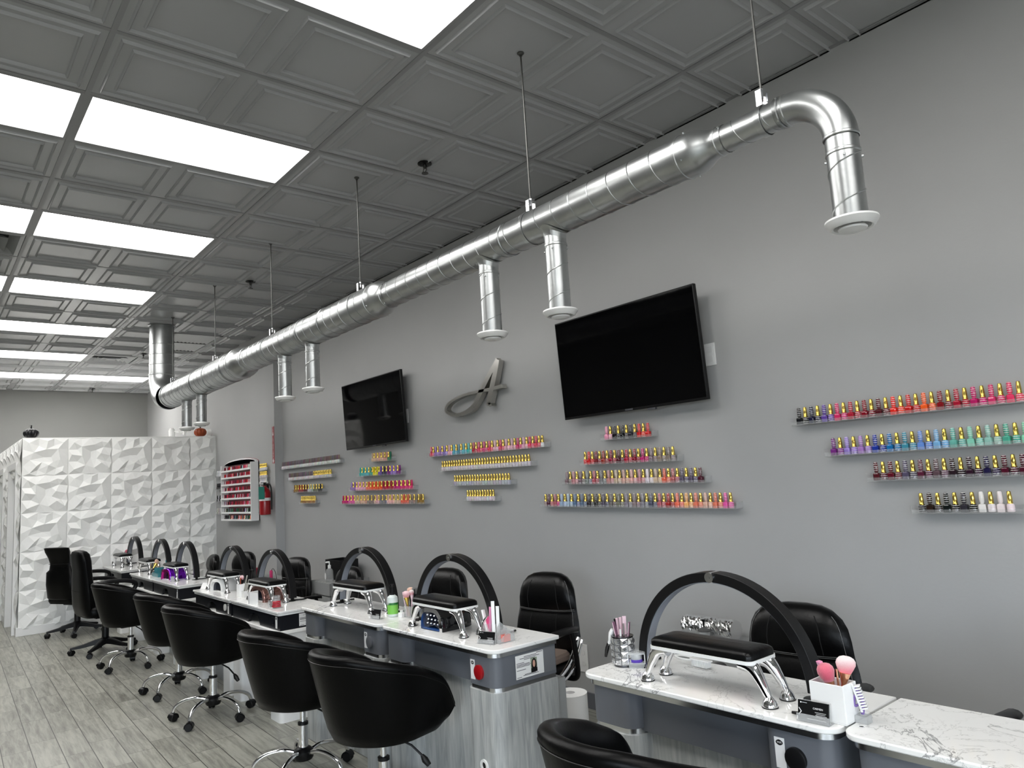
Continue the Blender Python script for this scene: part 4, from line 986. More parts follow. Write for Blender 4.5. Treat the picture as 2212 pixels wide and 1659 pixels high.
# ================================================================ CHAIRS
def star_base(t, mat_leg, mat_hub, R=.27, tubular=True, rot=0.0, casterR=.027):
    for k in range(5):
        a = rot + 2 * PI * k / 5; c, s = math.cos(a), math.sin(a)
        if tubular:
            pts = smooth_path([(.02, 0, .118), (.10, 0, .142), (.19, 0, .132), (.25, 0, .100), (R, 0, .062)], 6); pts = [(q.x * c - q.y * s, q.x * s + q.y * c, q.z) for q in pts]
            lg = MB().tube(pts, .0125, 12).build('leg', mat_leg, t)
        else:
            rows = []
            for (x, w, zt, zb) in ((.02, .034, .15, .09), (.10, .030, .135, .085), (.20, .024, .105, .068), (R + .01, .018, .082, .06)):
                rows.append([(x * c - y * s, x * s + y * c, z) for (y, z) in ((-w, zb), (-w * .8, zt - .006), (0, zt), (w * .8, zt - .006), (w, zb))])
            m = MB().grid(rows, closed=True); m.f += [tuple(range(5)), tuple(range(15, 20))]; m.m += [0, 0]; lg = m.build('leg', mat_leg, t)
        q = MB(); ca = a + 1.1 + k; cc, cs = math.cos(ca), math.sin(ca); M_ = Txyz(R * c, R * s, casterR) @ Matrix.Rotation(ca, 4, 'Z')
        q.lathe([(casterR - .004, -.022), (casterR, -.018), (casterR, -.006), (casterR - .005, -.003), (casterR - .005, .003), (casterR, .006), (casterR, .018), (casterR - .004, .022)], 20, axis='y')
        hood = [((casterR + .003) * math.cos(b_), (casterR + .003) * math.sin(b_)) for b_ in [-.3 + (PI + .2) * j / 10 for j in range(11)]]
        q.grid([[(x, -.0235, z) for x, z in hood], [(x, .0235, z) for x, z in hood]]); q.lathe([(.007, .02), (.007, .045)], 8)
        q.xf(M_).build('caster', M_black, lg)
    MB().lathe([(.045, .09), (.052, .10), (.052, .135), (.040, .150), (.032, .155)], 24).build('hub', mat_hub, t)
def make_barrel():
    t = thing('barrel_chair', '', 'chair', (0, 0, 0), 0, 'black client barrel chairs')
    star_base(t, M_chrome, M_black, rot=.35)
    MB().lathe([(.0255, .15), (.0255, .275)], 24).build('outer_column', M_chrome, t)
    MB().lathe([(.028, .270), (.028, .285), (.018, .287)], 24).build('column_collar', M_black, t)
    MB().lathe([(.0155, .285), (.0155, .385)], 20).build('gas_lift', M_chrome, t)
    MB().box(-.09, .09, -.10, .12, .372, .40).build('mechanism', M_black, t, bev=.006)
    MB().tube([(.05, .02, .378), (.14, .06, .345), (.19, .085, .30)], .005, 8).tube([(.185, .083, .305), (.197, .09, .285), (.215, .10, .262)], [.008, .016, .011], 10).build('lever', M_black, t)
    # the shell: a U from the right front end round the back to the left front end
    def upath(a_, L_, n=18):
        pts = []
        for k in range(n):
            u = k / n; pts.append((a_[0], L_ * (1 - u), -1 - (1 - u)))      # right side, front to back
        for k in range(2 * n + 1):
            q = PI * k / (2 * n); pts.append((a_[0] * math.cos(q), -a_[1] * math.sin(q), -1 + 2 * k / (2 * n)))
        for k in range(1, n + 1):
            u = k / n; pts.append((-a_[0], L_ * u, 1 + u))
        return pts
    def top(u):      # rim height along the U
        a = abs(u)
        z = .805 - .035 * min(a, 1) ** 2 * 1 - (.10 * (min(max(a - .35, 0), 1.25) / 1.25) ** 1.2)
        if a > 1.5: z -= .125 * ((a - 1.5) / .5) ** 2.4
        return z
    nU = len(upath((1, 1), 1)); secs = []
    thick = .052
    def point(i, lev, ins):
        """lev 0..1 from the underside to the rim, ins = inward offset"""
        g = .80 + .20 * lev ** .8
        L_ = .19 * (1.0 + .0 * lev)
        P = upath(((.31) * g - ins, (.335) * (.70 + .30 * lev ** .9) - ins), L_)
        return P[i]
    for i in range(nU):
        u = upath((1, 1), 1)[i][2]; zt = top(u); zb0 = .395 + (.012 * max(abs(u) - 1, 0)) + .03 * max((abs(u) - 1.6) / .4, 0) ** 2.2
        col = []
        bot = point(i, 0, 0); col.append((bot[0] * .05, bot[1] * .05, zb0 - .006 if abs(u) < 2 else zb0)); 
        for f, dz in ((.55, -.006), (.86, -.002), (.965, .008)): col.append((bot[0] * f, bot[1] * f, zb0 + dz))
        for k in range(1, 9):
            lv = k / 8; p_ = point(i, lv, 0); z = zb0 + .012 + (zt - .028 - zb0 - .012) * lv; col.append((p_[0], p_[1], z))
        for k in range(1, 8):
            a = PI * k / 8; off = thick / 2 - (thick / 2) * math.cos(a) * 1.12; p_ = point(i, 1, off); col.append((p_[0], p_[1], zt - .028 + .032 * math.sin(a)))
        for k in range(6, -1, -1):
            lv = k / 8 + .12; p_ = point(i, min(lv, 1), thick + .004); z = .50 + (zt - .03 - .50) * (k / 7 + .14 if k else 0); col.append((p_[0], p_[1], z if k else .49))
        secs.append(col)
    m = MB(); m.grid(secs); ncol = len(secs[0])
    m.f += [tuple(range(3, ncol)), tuple((nU - 1) * ncol + k for k in range(3, ncol))]; m.m += [0, 0]
    m.build('shell', M_leather, t, smooth=50)
    # rim piping and the two seams
    pts = []
    for i in range(nU):
        u = upath((1, 1), 1)[i][2]; p_ = point(i, 1, -.0005); pts.append((p_[0], p_[1], top(u) - .034))
    MB().tube(pts, .0016, 5).build('piping', M_black, t)
    rows = []; B_ = [(x, y) for x, y in rrect(-.215, .215, -.20, .225, .12, 8)]
    for s, h in ((.80, .43), (.96, .45), (1.0, .475), (.98, .505), (.88, .52), (.5, .527), (.02, .528)): rows.append([(x * s, .02 + (y - .02) * s, h) for x, y in B_])
    MB().grid(rows, closed=True).build('seat', M_leather, t, smooth=60)
    return t
BAR = [(-5.53, 1.69, .02, 'black barrel chair on chrome casters, third in the line from the far high backed chair'), (-7.864, 1.65, .0, 'black barrel chair nearest the far high backed chairs'), (-6.50, 1.72, .06, 'black barrel chair, second in the line from the far high backed chair'),
       (-4.01, 1.70, .03, 'black barrel chair partly behind the nearest complete one, before the grey tables'), (-3.20, 1.745, .10, 'black barrel chair in full view before the table with the red cap'), (-1.455, 1.65, -.06, 'black barrel chair cut off by the bottom edge, before the foreground table')]
p = make_barrel(); index_tree(p)
for i, (x, y, r, lb) in enumerate(BAR):
    if i == 0: p.location = (x, y, 0); p.rotation_euler.z = r; p['label'] = lb
    else:
        q = dup(p, (x, y, 0), r, lb)
        if i == 5: q.scale = (1, 1, 1.05)

def cushion(rows_spec, yf, yb, nu=24, crown=.5):
    """back-rest body: rows (z, halfwidth, y offset, front bulge, thickness); front faces -y"""
    rows = []
    for (z, w, yo, bf, th) in rows_spec:
        row = []
        for k in range(nu + 1):
            u = -1 + 2 * k / nu; row.append((w * math.sin(u * PI / 2) if False else w * u, yo - bf * (1 - abs(u) ** 4) ** .5 * 1.0, z))
        for k in range(nu + 1):
            u = 1 - 2 * k / nu; row.append((w * u * .97, yo + th * (1 - abs(u) ** 6) ** .5 * .9 + th * .1, z))
        rows.append(row)
    return rows
def make_task():
    """technician chair, facing -y: quilted back, loop arms, cushioned seat, black base"""
    t = thing('task_chair', '', 'chair', (0, 0, 0), 0, 'black quilted technician chairs')
    star_base(t, M_black, M_black, R=.28, tubular=False)
    MB().lathe([(.026, .14), (.026, .34)], 20).build('gas_lift', M_black, t)
    S = []
    for (z, w, yo, bf, th) in ((.50, .16, .215, .02, .03), (.505, .225, .21, .03, .05), (.54, .240, .205, .045, .055), (.62, .240, .215, .052, .055), (.70, .230, .222, .046, .055), (.735, .222, .226, .034, .055), (.75, .219, .228, .030, .055), (.77, .216, .228, .042, .055), (.83, .210, .232, .058, .055),
                               (.885, .199, .238, .058, .055), (.925, .180, .242, .050, .052), (.957, .148, .246, .036, .045), (.976, .105, .25, .020, .034), (.984, .05, .252, .006, .022)):
        S.append((z, w, yo, bf, th))
    rows = cushion(S, 0, 0); m = MB().grid(rows, closed=True); n = len(rows[0]); m.f += [tuple(range(n)), tuple((len(rows) - 1) * n + k for k in range(n))]; m.m += [0, 0]
    m.build('backrest', M_leather2, t, smooth=60)
    # pale seam stitching
    st_ = MB()
    def surf(u, z):
        for a, b_ in zip(S[:-1], S[1:]):
            if a[0] <= z <= b_[0]:
                f = (z - a[0]) / (b_[0] - a[0]); w = a[1] + (b_[1] - a[1]) * f; yo = a[2] + (b_[2] - a[2]) * f; bf = a[3] + (b_[3] - a[3]) * f
                return (w * u, yo - bf * (1 - abs(u) ** 4) ** .5 - .0008, z)
    for dz in (0, .008): st_.tube([surf(u, .752 + dz - .012 * math.cos(u * 1.4) + .012) for u in [-.97 + 1.94 * k / 24 for k in range(25)]], .0009, 4)
    st_.tube([surf(-.90, .52 + .42 * k / 20) for k in range(21)] , .0009, 4); st_.tube([surf(.90, .52 + .42 * k / 20) for k in range(21)], .0009, 4)
    st_.build('stitching', M_stitch, t)
    q = MB()
    for s in (-1, 1): MB().tube([surf(s * .52, .77 + .17 * k / 8) for k in range(9)], .0022, 5).build('tuft_seam', M_dark, t); MB().tube([surf(s * .42, .53 + .21 * k / 8) for k in range(9)], .0022, 5).build('tuft_seam', M_dark, t)
    rows = []; B_ = rrect(-.24, .24, -.25, .22, .09, 8)
    for s, h in ((.75, .395), (.95, .40), (1.0, .425), (1.0, .455), (.95, .478), (.75, .488), (.02, .49)): rows.append([(x * s, -.015 + (y + .015) * s, h) for x, y in B_])
    MB().grid(rows, closed=True).build('seat', M_leather2, t, smooth=60)
    MB().box(-.1, .1, -.1, .14, .34, .396).box(-.03, .03, .1, .27, .36, .385).box(-.03, .03, .25, .275, .36, .56).build('mechanism', M_black, t, bev=.005)
    for s in (-1, 1):
        a = MB(); a.tube(smooth_path([(s * .20, .10, .40), (s * .275, .10, .41), (s * .295, .08, .52), (s * .29, .06, .675)], 6), .016, 10)
        rw = []
        for y, w, h in ((-.16, .005, .680), (-.155, .026, .682), (-.10, .034, .690), (.02, .034, .690), (.10, .028, .684), (.115, .005, .678)):
            rw.append([(s * .29 + w * math.cos(b_), y, h + .018 * math.sin(b_)) for b_ in [2 * PI * k / 12 for k in range(12)]])
        a.grid(rw, closed=True); a.build('armrest', M_black, t, smooth=60)
    return t
TASK = [(-3.38, 2.80, .20, .965, 'black quilted technician chair with beige seat beside the end of the grey tables'), (-1.76, 2.80, .10, .925, 'wide black technician chair behind the foreground table'), (-.645, 2.78, .02, .95, 'black technician chair at the right edge showing only an armrest and back edge'),
        (-4.47, 2.78, .12, .935, 'black technician chair seen through the arch over the black nail lamp'), (-6.02, 2.78, .05, .865, 'black technician chair seen through the arch behind the green bottle'), (-7.12, 2.78, .25, .90, 'black technician chair right of the rose lamp arch'),
        (-8.62, 2.78, .25, .90, 'black technician chair behind the white nail lamp arch'), (-9.6, 2.70, -.1, .84, 'black technician chair just left of the white lamp arch against the partition')]
p = make_task(); index_tree(p)
for i, (x, y, r, dz, lb) in enumerate(TASK):
    if i == 0: p.location = (x, y, 0); p.rotation_euler.z = r; p['label'] = lb; q = p
    else: q = dup(p, (x, y, 0), r, lb)
    q.scale = (1.09 if i == 1 else 1, 1, dz)
# the nearest of them has a taupe cushion and a chrome flank
rows = []; B_ = rrect(-.215, .215, -.16, .19, .09, 8)
for s, h in ((.97, .475), (1.0, .482), (1.0, .505), (.95, .52), (.7, .526), (.02, .527)): rows.append([(x * s, -.02 + (y + .02) * s, h) for x, y in B_])
cu = MB().grid(rows, closed=True).build('seat_cushion', M_taupe, None, (-3.38, 2.80, 0), .20); tag(cu, 'beige fabric cushion on the technician chair beside the end of the grey tables', 'cushion')
MB().tube(smooth_path([(.262, .16, .62), (.268, .05, .50), (.262, -.08, .43), (.25, -.2, .41)], 8), .013, 10).tube(smooth_path([(.268, .19, .60), (.274, .08, .47), (.268, -.06, .405), (.25, -.2, .385)], 8), .009, 10).build('chrome_flank', M_chrome, p)

def make_exec(label, x, y, rz, vest=False):
    t = thing('high_back_chair', label, 'chair', (x, y, 0), rz, 'high backed black chairs')
    star_base(t, M_black, M_black, R=.31, tubular=False, rot=.5, casterR=.027)
    MB().lathe([(.034, .13), (.034, .30), (.028, .36), (.028, .40)], 20).build('gas_lift', M_black, t)
    if not vest: S = [(.40, .17, -.20, .03, .05), (.42, .215, -.205, .05, .07), (.50, .235, -.215, .06, .075), (.64, .235, -.225, .06, .075), (.78, .215, -.235, .055, .07), (.86, .198, -.24, .05, .07), (.96, .190, -.25, .055, .075), (1.03, .178, -.26, .05, .07), (1.06, .15, -.265, .035, .05), (1.072, .08, -.268, .015, .03)]
    else: S = [(.44, .19, -.20, .05, .06), (.46, .225, -.20, .07, .08), (.62, .235, -.21, .08, .085), (.76, .225, -.22, .07, .08), (.79, .19, -.225, .035, .05), (.86, .165, -.235, .03, .045), (.93, .18, -.25, .03, .045), (1.0, .205, -.275, .03, .045), (1.05, .215, -.29, .02, .035), (1.056, .17, -.292, .01, .02)]
    rows = cushion(S, 0, 0); m = MB().grid(rows, closed=True); n = len(rows[0]); m.f += [tuple(range(n)), tuple((len(rows) - 1) * n + k for k in range(n))]; m.m += [0, 0]
    m.xf(Matrix.Scale(1, 4)).build('backrest', M_leather, t, smooth=55)
    q = MB()
    for z in (.66, .86): 
        w = .215 if z < .8 else .198; q.tube([(w * (-1 + 2 * k / 12) * .96, -.225 - (.062 if z < .8 else .053) * (1 - abs(-1 + 2 * k / 12) ** 4) ** .5 - .001, z) for k in range(13)], .002, 5)
    q.build('seam', M_dark, t)
    rows = []; B_ = rrect(-.245, .245, -.24, .26, .09, 8)
    for s, h in ((.75, .385), (.95, .39), (1.0, .42), (1.0, .47), (.95, .495), (.75, .505), (.02, .507)): rows.append([(x_ * s, .01 + (y_ - .01) * s, h) for x_, y_ in B_])
    MB().grid(rows, closed=True).build('seat', M_leather, t, smooth=60)
    for s in (-1, 1):
        a = MB(); a.tube(smooth_path([(s * .24, -.17, .70), (s * .27, -.10, .74), (s * .285, .05, .735), (s * .285, .17, .71), (s * .28, .20, .66), (s * .275, .12, .55), (s * .25, .06, .44)], 6), .021, 10).build('armrest', M_black, t)
    MB().box(-.09, .09, -.12, .12, .36, .39).build('mechanism', M_black, t, bev=.005)
    return t
make_exec('tall black high backed chair on a black plastic base, nearer of the two', -8.87, 1.62, .12)
make_exec('black high backed chair with pinched waist nearest the textured partition', -10.42, 1.60, .5, True)

# ================================================================ THINGS ON THE TABLES
ZD, ZC = .8003, .7333
def stick(name, lb, cat, p0, p1, r, m_, group=None, tip=None, n=8):
    """a slim tool standing in a cup, from p0 (foot) to p1 (top)"""
    mid = Vector(p0); o = MB().tube([Vector(p0) - mid, Vector(p1) - mid], r, n).build(name, m_, None, p0); return tag(o, lb, cat, group)
def slab(name, lb, cat, p0, p1, w, th, m_, group=None, yaw=0.0, mats=None, core=None):
    """a flat file from p0 to p1"""
    d = Vector(p1) - Vector(p0); L_ = d.length; q = d.to_track_quat('Z', 'Y').to_matrix().to_4x4() @ Matrix.Rotation(yaw, 4, 'Z')
    m = MB().prism(rrect(-w / 2, w / 2, -th / 2, th / 2, min(w, th) * .3, 2), 0, L_); m.xf(q)
    o = m.build(name, m_, None, p0, smooth=0); tag(o, lb, cat, group)
    if core: c = MB().box(-w * .52, w * .52, -th * .22, th * .22, .002, L_ - .002).xf(q).build('core', core, o, smooth=0)
    return o
def brush(lb, p0, p1, hr, ferrule, hair, hr_, hl, group, fan=False, tipm=None):
    """make-up style dust brush: handle p0 to p1, then hair"""
    d = (Vector(p1) - Vector(p0)); L_ = d.length; q = d.to_track_quat('Z', 'Y').to_matrix().to_4x4()
    t = thing('dust_brush', lb, 'brush', p0, 0, group)
    MB().lathe([(hr * .5, 0), (hr, .01), (hr * .9, L_ * .6)], 12).xf(q).build('handle', {M_gold: M_rosegold}.get(ferrule, ferrule) if hr_ < .035 else M_black, t)
    MB().lathe([(hr * .9, L_ * .55), (hr * 1.15, L_ * .75), (hr_ * .62, L_)], 16).xf(q).build('ferrule', ferrule, t)
    pr = [(hr_ * .6, L_ - .002), (hr_ * .8, L_ + hl * .2), (hr_, L_ + hl * .5), (hr_ * .95, L_ + hl * .72), (hr_ * .72, L_ + hl * .9), (hr_ * .35, L_ + hl * .99), (.0005, L_ + hl)]
    m = MB().lathe(pr, 28); v0 = 0
    if fan: m.v = [(x * .45, y, z) for x, y, z in m.v]
    rr = random.Random(3); m.v = [(x * (1 + rr.uniform(-.03, .03)), y * (1 + rr.uniform(-.03, .03)), z) for x, y, z in m.v]
    m.xf(q).build('bristles', hair, t, smooth=70)
    return t
def hair_mat(name, c0, c1, z0, z1):
    m = mat(name, rough=.9); nt = m.node_tree; b_ = nt.nodes['Principled BSDF']; L = nt.links.new; b_.inputs['Sheen Weight'].default_value = .5
    tc = nt.nodes.new('ShaderNodeTexCoord'); sp = nt.nodes.new('ShaderNodeSeparateXYZ'); L(tc.outputs['Generated'], sp.inputs[0])
    n = nt.nodes.new('ShaderNodeTexNoise'); n.inputs['Scale'].default_value = 40; L(tc.outputs['Generated'], n.inputs['Vector'])
    a = nt.nodes.new('ShaderNodeMath'); a.operation = 'MULTIPLY_ADD'; a.inputs[1].default_value = .3; L(n.outputs[0], a.inputs[0]); L(sp.outputs['Z'], a.inputs[2])
    r = nt.nodes.new('ShaderNodeMapRange'); r.inputs[1].default_value = z0; r.inputs[2].default_value = z1; L(a.outputs[0], r.inputs[0])
    mx = nt.nodes.new('ShaderNodeMix'); mx.data_type = 'RGBA'; mx.inputs['A'].default_value = c0; mx.inputs['B'].default_value = c1; L(r.outputs[0], mx.inputs['Factor']); L(mx.outputs['Result'], b_.inputs['Base Color'])
    bp = nt.nodes.new('ShaderNodeBump'); bp.inputs['Strength'].default_value = .5; bp.inputs['Distance'].default_value = .004; L(n.outputs[0], bp.inputs['Height']); L(bp.outputs[0], b_.inputs['Normal']); return m
H_rose = hair_mat('rose hair', rgb(196, 70, 96), rgb(224, 110, 130), .3, 1.2)
H_white = hair_mat('pink to white hair', rgb(232, 130, 145), rgb(240, 222, 220), .35, .95)
H_pale = hair_mat('pale pink hair', rgb(214, 140, 155), rgb(236, 196, 200), .3, .9)
H_peach = hair_mat('peach hair', rgb(208, 160, 136), rgb(232, 190, 166), .3, .9)
H_dark = hair_mat('charcoal hair', rgb(60, 60, 60), rgb(96, 96, 94), .3, .9)
def card_holder(lb, x, y, z, w, h, rz, text=None, marks=True):
    t = thing('card_holder', lb, 'card holder', (x, y, z), rz, 'business card holders')
    Mt = Matrix.Rotation(-.22, 4, 'X')
    MB().box(-w / 2 - .003, w / 2 + .003, -.002, .0, .0, h + .002).box(-w / 2 - .003, w / 2 + .003, -.012, 0, 0, .002).box(-w / 2 - .003, w / 2 + .003, -.012, -.010, 0, h * .35).xf(Mt).box(-w / 2 - .003, w / 2 + .003, -.012, .03, 0, .002).build('stand', M_clearp, t, smooth=0)
    c = MB().box(-w / 2, w / 2, -.008, -.0025, .003, h).xf(Mt).build('business_cards', M_black, t, smooth=0)
    f = MB(); f.box(-w * .42, -w * .38, -.0085, -.008, h * .86, h * .92); f.box(-w * .36, -w * .2, -.0085, -.008, h * .88, h * .90)
    for k, (a, b_) in enumerate(((.10, .42), (.14, .40), (.12, .44), (.12, .4))): f.box(w * (a - .04), w * b_, -.0085, -.008, h * (.5 - k * .07), h * (.515 - k * .07))
    f.box(-w * .2, w * .42, -.0085, -.008, h * .14, h * .165)
    f.prism([(-w * .48, h * .62), (-w * .40, h * .45), (-w * .48, h * .30), (-w * .455, h * .30), (-w * .37, h * .45), (-w * .455, h * .62)], -.0085, -.008, 'y')
    f.xf(Mt).build('print', M_signw, c, smooth=0)
    if text: text_obj(text, h * .13, M_signw, Mt @ Txyz(w * .16, -.0086, h * .68) @ RX, parent=c, ext=.0001)
    return t
card_holder('black business cards in a clear stand before the white brush box', -1.145, 1.982, ZD, .088, .055, .06, 'CARMEN')
card_holder('black business cards in a clear stand before the pink filled organiser', -2.728, 2.03, ZD, .088, .052, .28, None)
card_holder('black business cards in a clear stand beside the green labelled bottle', -3.765, 2.035, ZD, .082, .052, .15, None)
card_holder('small black card stand on the farthest table', -10.83, 2.06, ZC, .07, .05, .2, None)

# --- foreground table
t = thing('crystal_cup', 'silver crystal faceted cup holding files and tools in the foreground', 'cup', (-1.985, 2.125, ZD))
M_crys = mat('cut crystal', (.72, .73, .75, 1), .05, metal=.85)
f = MB()
for k in range(9):
    a = 2 * PI * k / 9; c, s = math.cos(a), math.sin(a); R = .040
    for j in range(4):
        zc_ = .020 + j * .0245; hw = .0135; hz = .0115
        def pt(dx, dz, r): return (r * c - dx * s, r * s + dx * c, zc_ + dz)
        b0 = len(f.v); f.v += [pt(-hw, -hz, R), pt(hw, -hz, R), pt(hw, hz, R), pt(-hw, hz, R), pt(-hw * .3, -hz * .5, R + .006), pt(hw * .5, -hz * .3, R + .006), pt(hw * .3, hz * .5, R + .006), pt(-hw * .5, hz * .3, R + .006)]
        for q in ((0, 1, 5, 4), (1, 2, 6, 5), (2, 3, 7, 6), (3, 0, 4, 7), (4, 5, 6, 7)): f.f.append(tuple(b0 + i for i in q)); f.m.append(0)
f.build('crystals', M_crys, t, smooth=0, fixn=False)
MB().lathe([(.038, 0), (.038, .006), (.036, .006)], 27).lathe([(.039, .1085), (.043, .1085), (.043, .111), (.039, .111)], 27).lathe([(.036, .004), (.036, .108)], 27, caps=False).build('frame', mat('dark silver', (.12, .12, .13, 1), .25, metal=1.0), t)
g_ = 'nail files in the crystal cup'
B0 = (-1.985, 2.125, ZD)
def P3(b, dx, dy, dz): return (b[0] + dx, b[1] + dy, b[2] + dz)
M_purp = mat('dusty purple', rgb(120, 84, 104), .5)
slab('nail_file', 'white pink edged nail file standing tallest in the crystal cup', 'nail file', P3(B0, .002, .012, .01), P3(B0, -.004, .022, .178), .016, .004, M_pinkw, g_, .7, core=M_purp)
slab('nail_file', 'pink striped nail file, second tallest in the crystal cup', 'nail file', P3(B0, -.006, .008, .01), P3(B0, -.016, .012, .174), .014, .005, M_pinkw, g_, .5, core=M_purp)
slab('nail_file', 'pink striped nail file, third tallest in the crystal cup', 'nail file', P3(B0, -.012, .002, .01), P3(B0, -.026, .004, .171), .014, .005, M_pinkw, g_, .4, core=M_purp)
slab('nail_file', 'dusty purple nail file leaning left in the crystal cup', 'nail file', P3(B0, .006, -.012, .02), P3(B0, -.030, -.012, .160), .016, .005, M_purp, g_, .2, core=M_pinkw)
slab('nail_file', 'dusty purple nail file leaning right in the crystal cup', 'nail file', P3(B0, .012, .004, .01), P3(B0, .036, .006, .162), .014, .005, M_purp, g_, .3, core=M_pinkw)
stick('cuticle_pusher', 'thin pointed metal tool in the middle of the crystal cup', 'tool', P3(B0, .008, -.004, .008), P3(B0, .012, 0, .156), .0026, M_steel)
stick('cuticle_pusher', 'dark handled tool at the left of the crystal cup', 'tool', P3(B0, -.010, -.006, .008), P3(B0, -.036, .004, .168), .005, M_black)
stick('cuticle_pusher', 'short white handled tool in the crystal cup', 'tool', P3(B0, .002, -.014, .008), P3(B0, .004, -.012, .135), .004, M_white)
t = thing('callus_shaver', 'white and black handled callus shaver hanging on the left of the crystal cup', 'tool', P3(B0, -.050, -.012, .085))
MB().tube([(.012, .003, .045), (.004, 0, .030), (-.006, 0, .0), (-.012, 0, -.010)], [.008, .010, .006, .006], 10).build('head', M_white, t)
MB().tube([(-.012, 0, -.008), (-.022, -.001, -.03), (-.032, -.002, -.062)], [.006, .0085, .005], 10).build('handle', M_blackg, t)
t = thing('dip_dish', 'clear lidded cube dish with a purple band beside the crystal cup', 'dish', (-1.935, 2.14, ZD), .72)
M_ice = mat('clear glass', (.9, .93, .94, 1), .04, alpha=.35, spec=.8)
MB().prism(rrect(-.030, .030, -.030, .030, .004, 2), 0, .016).build('base', M_ice, t, smooth=30)
MB().lathe([(.022, .016), (.024, .020), (.024, .026), (.022, .028)], 24).build('band', mat('violet fluid', rgb(86, 60, 170), .2), t)
MB().lathe([(.022, .028), (.023, .050), (.021, .050), (.020, .030)], 24).build('jar', M_ice, t)
MB().prism(rrect(-.033, .033, -.033, .033, .004, 2), .050, .058).prism(rrect(-.033, .033, -.033, .033, .004, 2), .016, .019).build('lid', M_ice, t, smooth=30)
f = MB()
for sx in (-1, 1):
    for sy in (-1, 1): f.box(sx * .031 - .002, sx * .031 + .002, sy * .031 - .002, sy * .031 + .002, .016, .05)
f.build('corner_posts', M_ice, t, smooth=0)
# white box organiser
t = thing('brush_box', 'white rectangular brush box standing near the table corner in the foreground', 'organiser', (-1.165, 2.01, ZD), -.02)
def openbox(w, d, h, th, x=0, y=0, z=0):
    m = MB(); m.box(x, x + w, y, y + d, z, z + th); m.box(x, x + w, y, y + th, z + th, z + h); m.box(x, x + w, y + d - th, y + d, z + th, z + h); m.box(x, x + th, y + th, y + d - th, z + th, z + h); m.box(x + w - th, x + w, y + th, y + d - th, z + th, z + h); return m
openbox(.100, .075, .105, .004).build('box', M_white, t, smooth=0, bev=.0015)
m_ = MB(); m_.box(.055, .098, .077, .119, 0, .004); m_.box(.055, .059, .077, .119, .004, .022); m_.box(.059, .098, .115, .119, .004, .022); m_.box(.094, .098, .077, .115, .004, .022)
m_.build('side_tray', M_white, t, smooth=0)
BB = (-1.165, 2.01, ZD)
slab('nail_buffer', 'pink block nail buffer sticking out of the white brush box', 'nail buffer', P3(BB, .058, .052, .006), P3(BB, .022, .030, .155), .026, .012, M_pink, None, .35)
brush('dust brush with round rose hair in the white brush box', P3(BB, .075, .03, .006), P3(BB, .050, .022, .108), .006, M_rosegold, H_rose, .0235, .048, 'dust brushes in the white box')
brush('dust brush with white tipped pink hair, taller in the white brush box', P3(BB, .062, .04, .006), P3(BB, .082, .055, .128), .006, M_rosegold, H_white, .027, .046, 'dust brushes in the white box', fan=True)
stick('nail_art_pen', 'slim gold brown pen between the two dust brushes', 'pen', P3(BB, .066, .042, .006), P3(BB, .070, .034, .140), .003, M_rosegold)
t = thing('scrub_brush', 'white bristled purple nail brush standing behind the white brush box', 'brush', P3(BB, .118, .058, .022), .3)
MB().tube(smooth_path([(0, 0, .0), (.004, .0, .03), (-.002, .0, .055), (-.016, 0, .07)], 5), .005, 8).tube(smooth_path([(0, 0, .03), (-.018, 0, .02), (-.014, 0, .048), (-.002, 0, .05)], 5), .0035, 8).build('handle', mat('soft purple', rgb(120, 96, 160), .4), t)
f = MB()
for k in range(9): f.box(.002, .020, -.008, .008, .012 + k * .0075, .016 + k * .0075)
f.box(0, .005, -.008, .008, .006, .084); f.xf(Matrix.Rotation(-.25, 4, 'Y')).build('bristles', M_signw, t, smooth=0)
tag(openbox(.034, .030, .020, .002).build('clear_tray', M_clearp, None, P3(BB, .103, .042, 0), smooth=0), 'small clear tray under the purple nail brush', 'tray')
tag(MB().lathe([(.004, 0), (.006, .03), (.003, .032)], 12, axis='x').build('pen_cap', M_black, None, (-1.225, 2.005, ZD + .007), .1), 'small black pen cap lying left of the white brush box', 'cap')
tag(MB().lathe([(.009, 0), (.010, .0012), (.006, .0012), (.006, 0)], 20).build('ring', M_white, None, (-1.035, 2.03, ZD)), 'tiny white ring lying on the empty marble table', 'ring')
t = thing('table_clip', 'black and white ribbed brush lying under the foreground arm rest', 'brush', (-1.80, 2.275, ZD + .002), -.1)
MB().tube(smooth_path([(-.07, 0, .02), (-.03, .012, .024), (.03, .01, .022), (.02, -.01, .02), (-.03, -.012, .018), (-.07, 0, .02)], 5), .004, 8).build('handle', M_white, t)
f = MB()
for k in range(12): f.box(.03 + k * .006, .033 + k * .006, -.014, .014, .002, .024)
f.build('ribs', M_white, t, smooth=0)
MB().box(.02, .11, -.013, .013, .022, .028).build('spine', M_white, t, smooth=0, bev=.002)
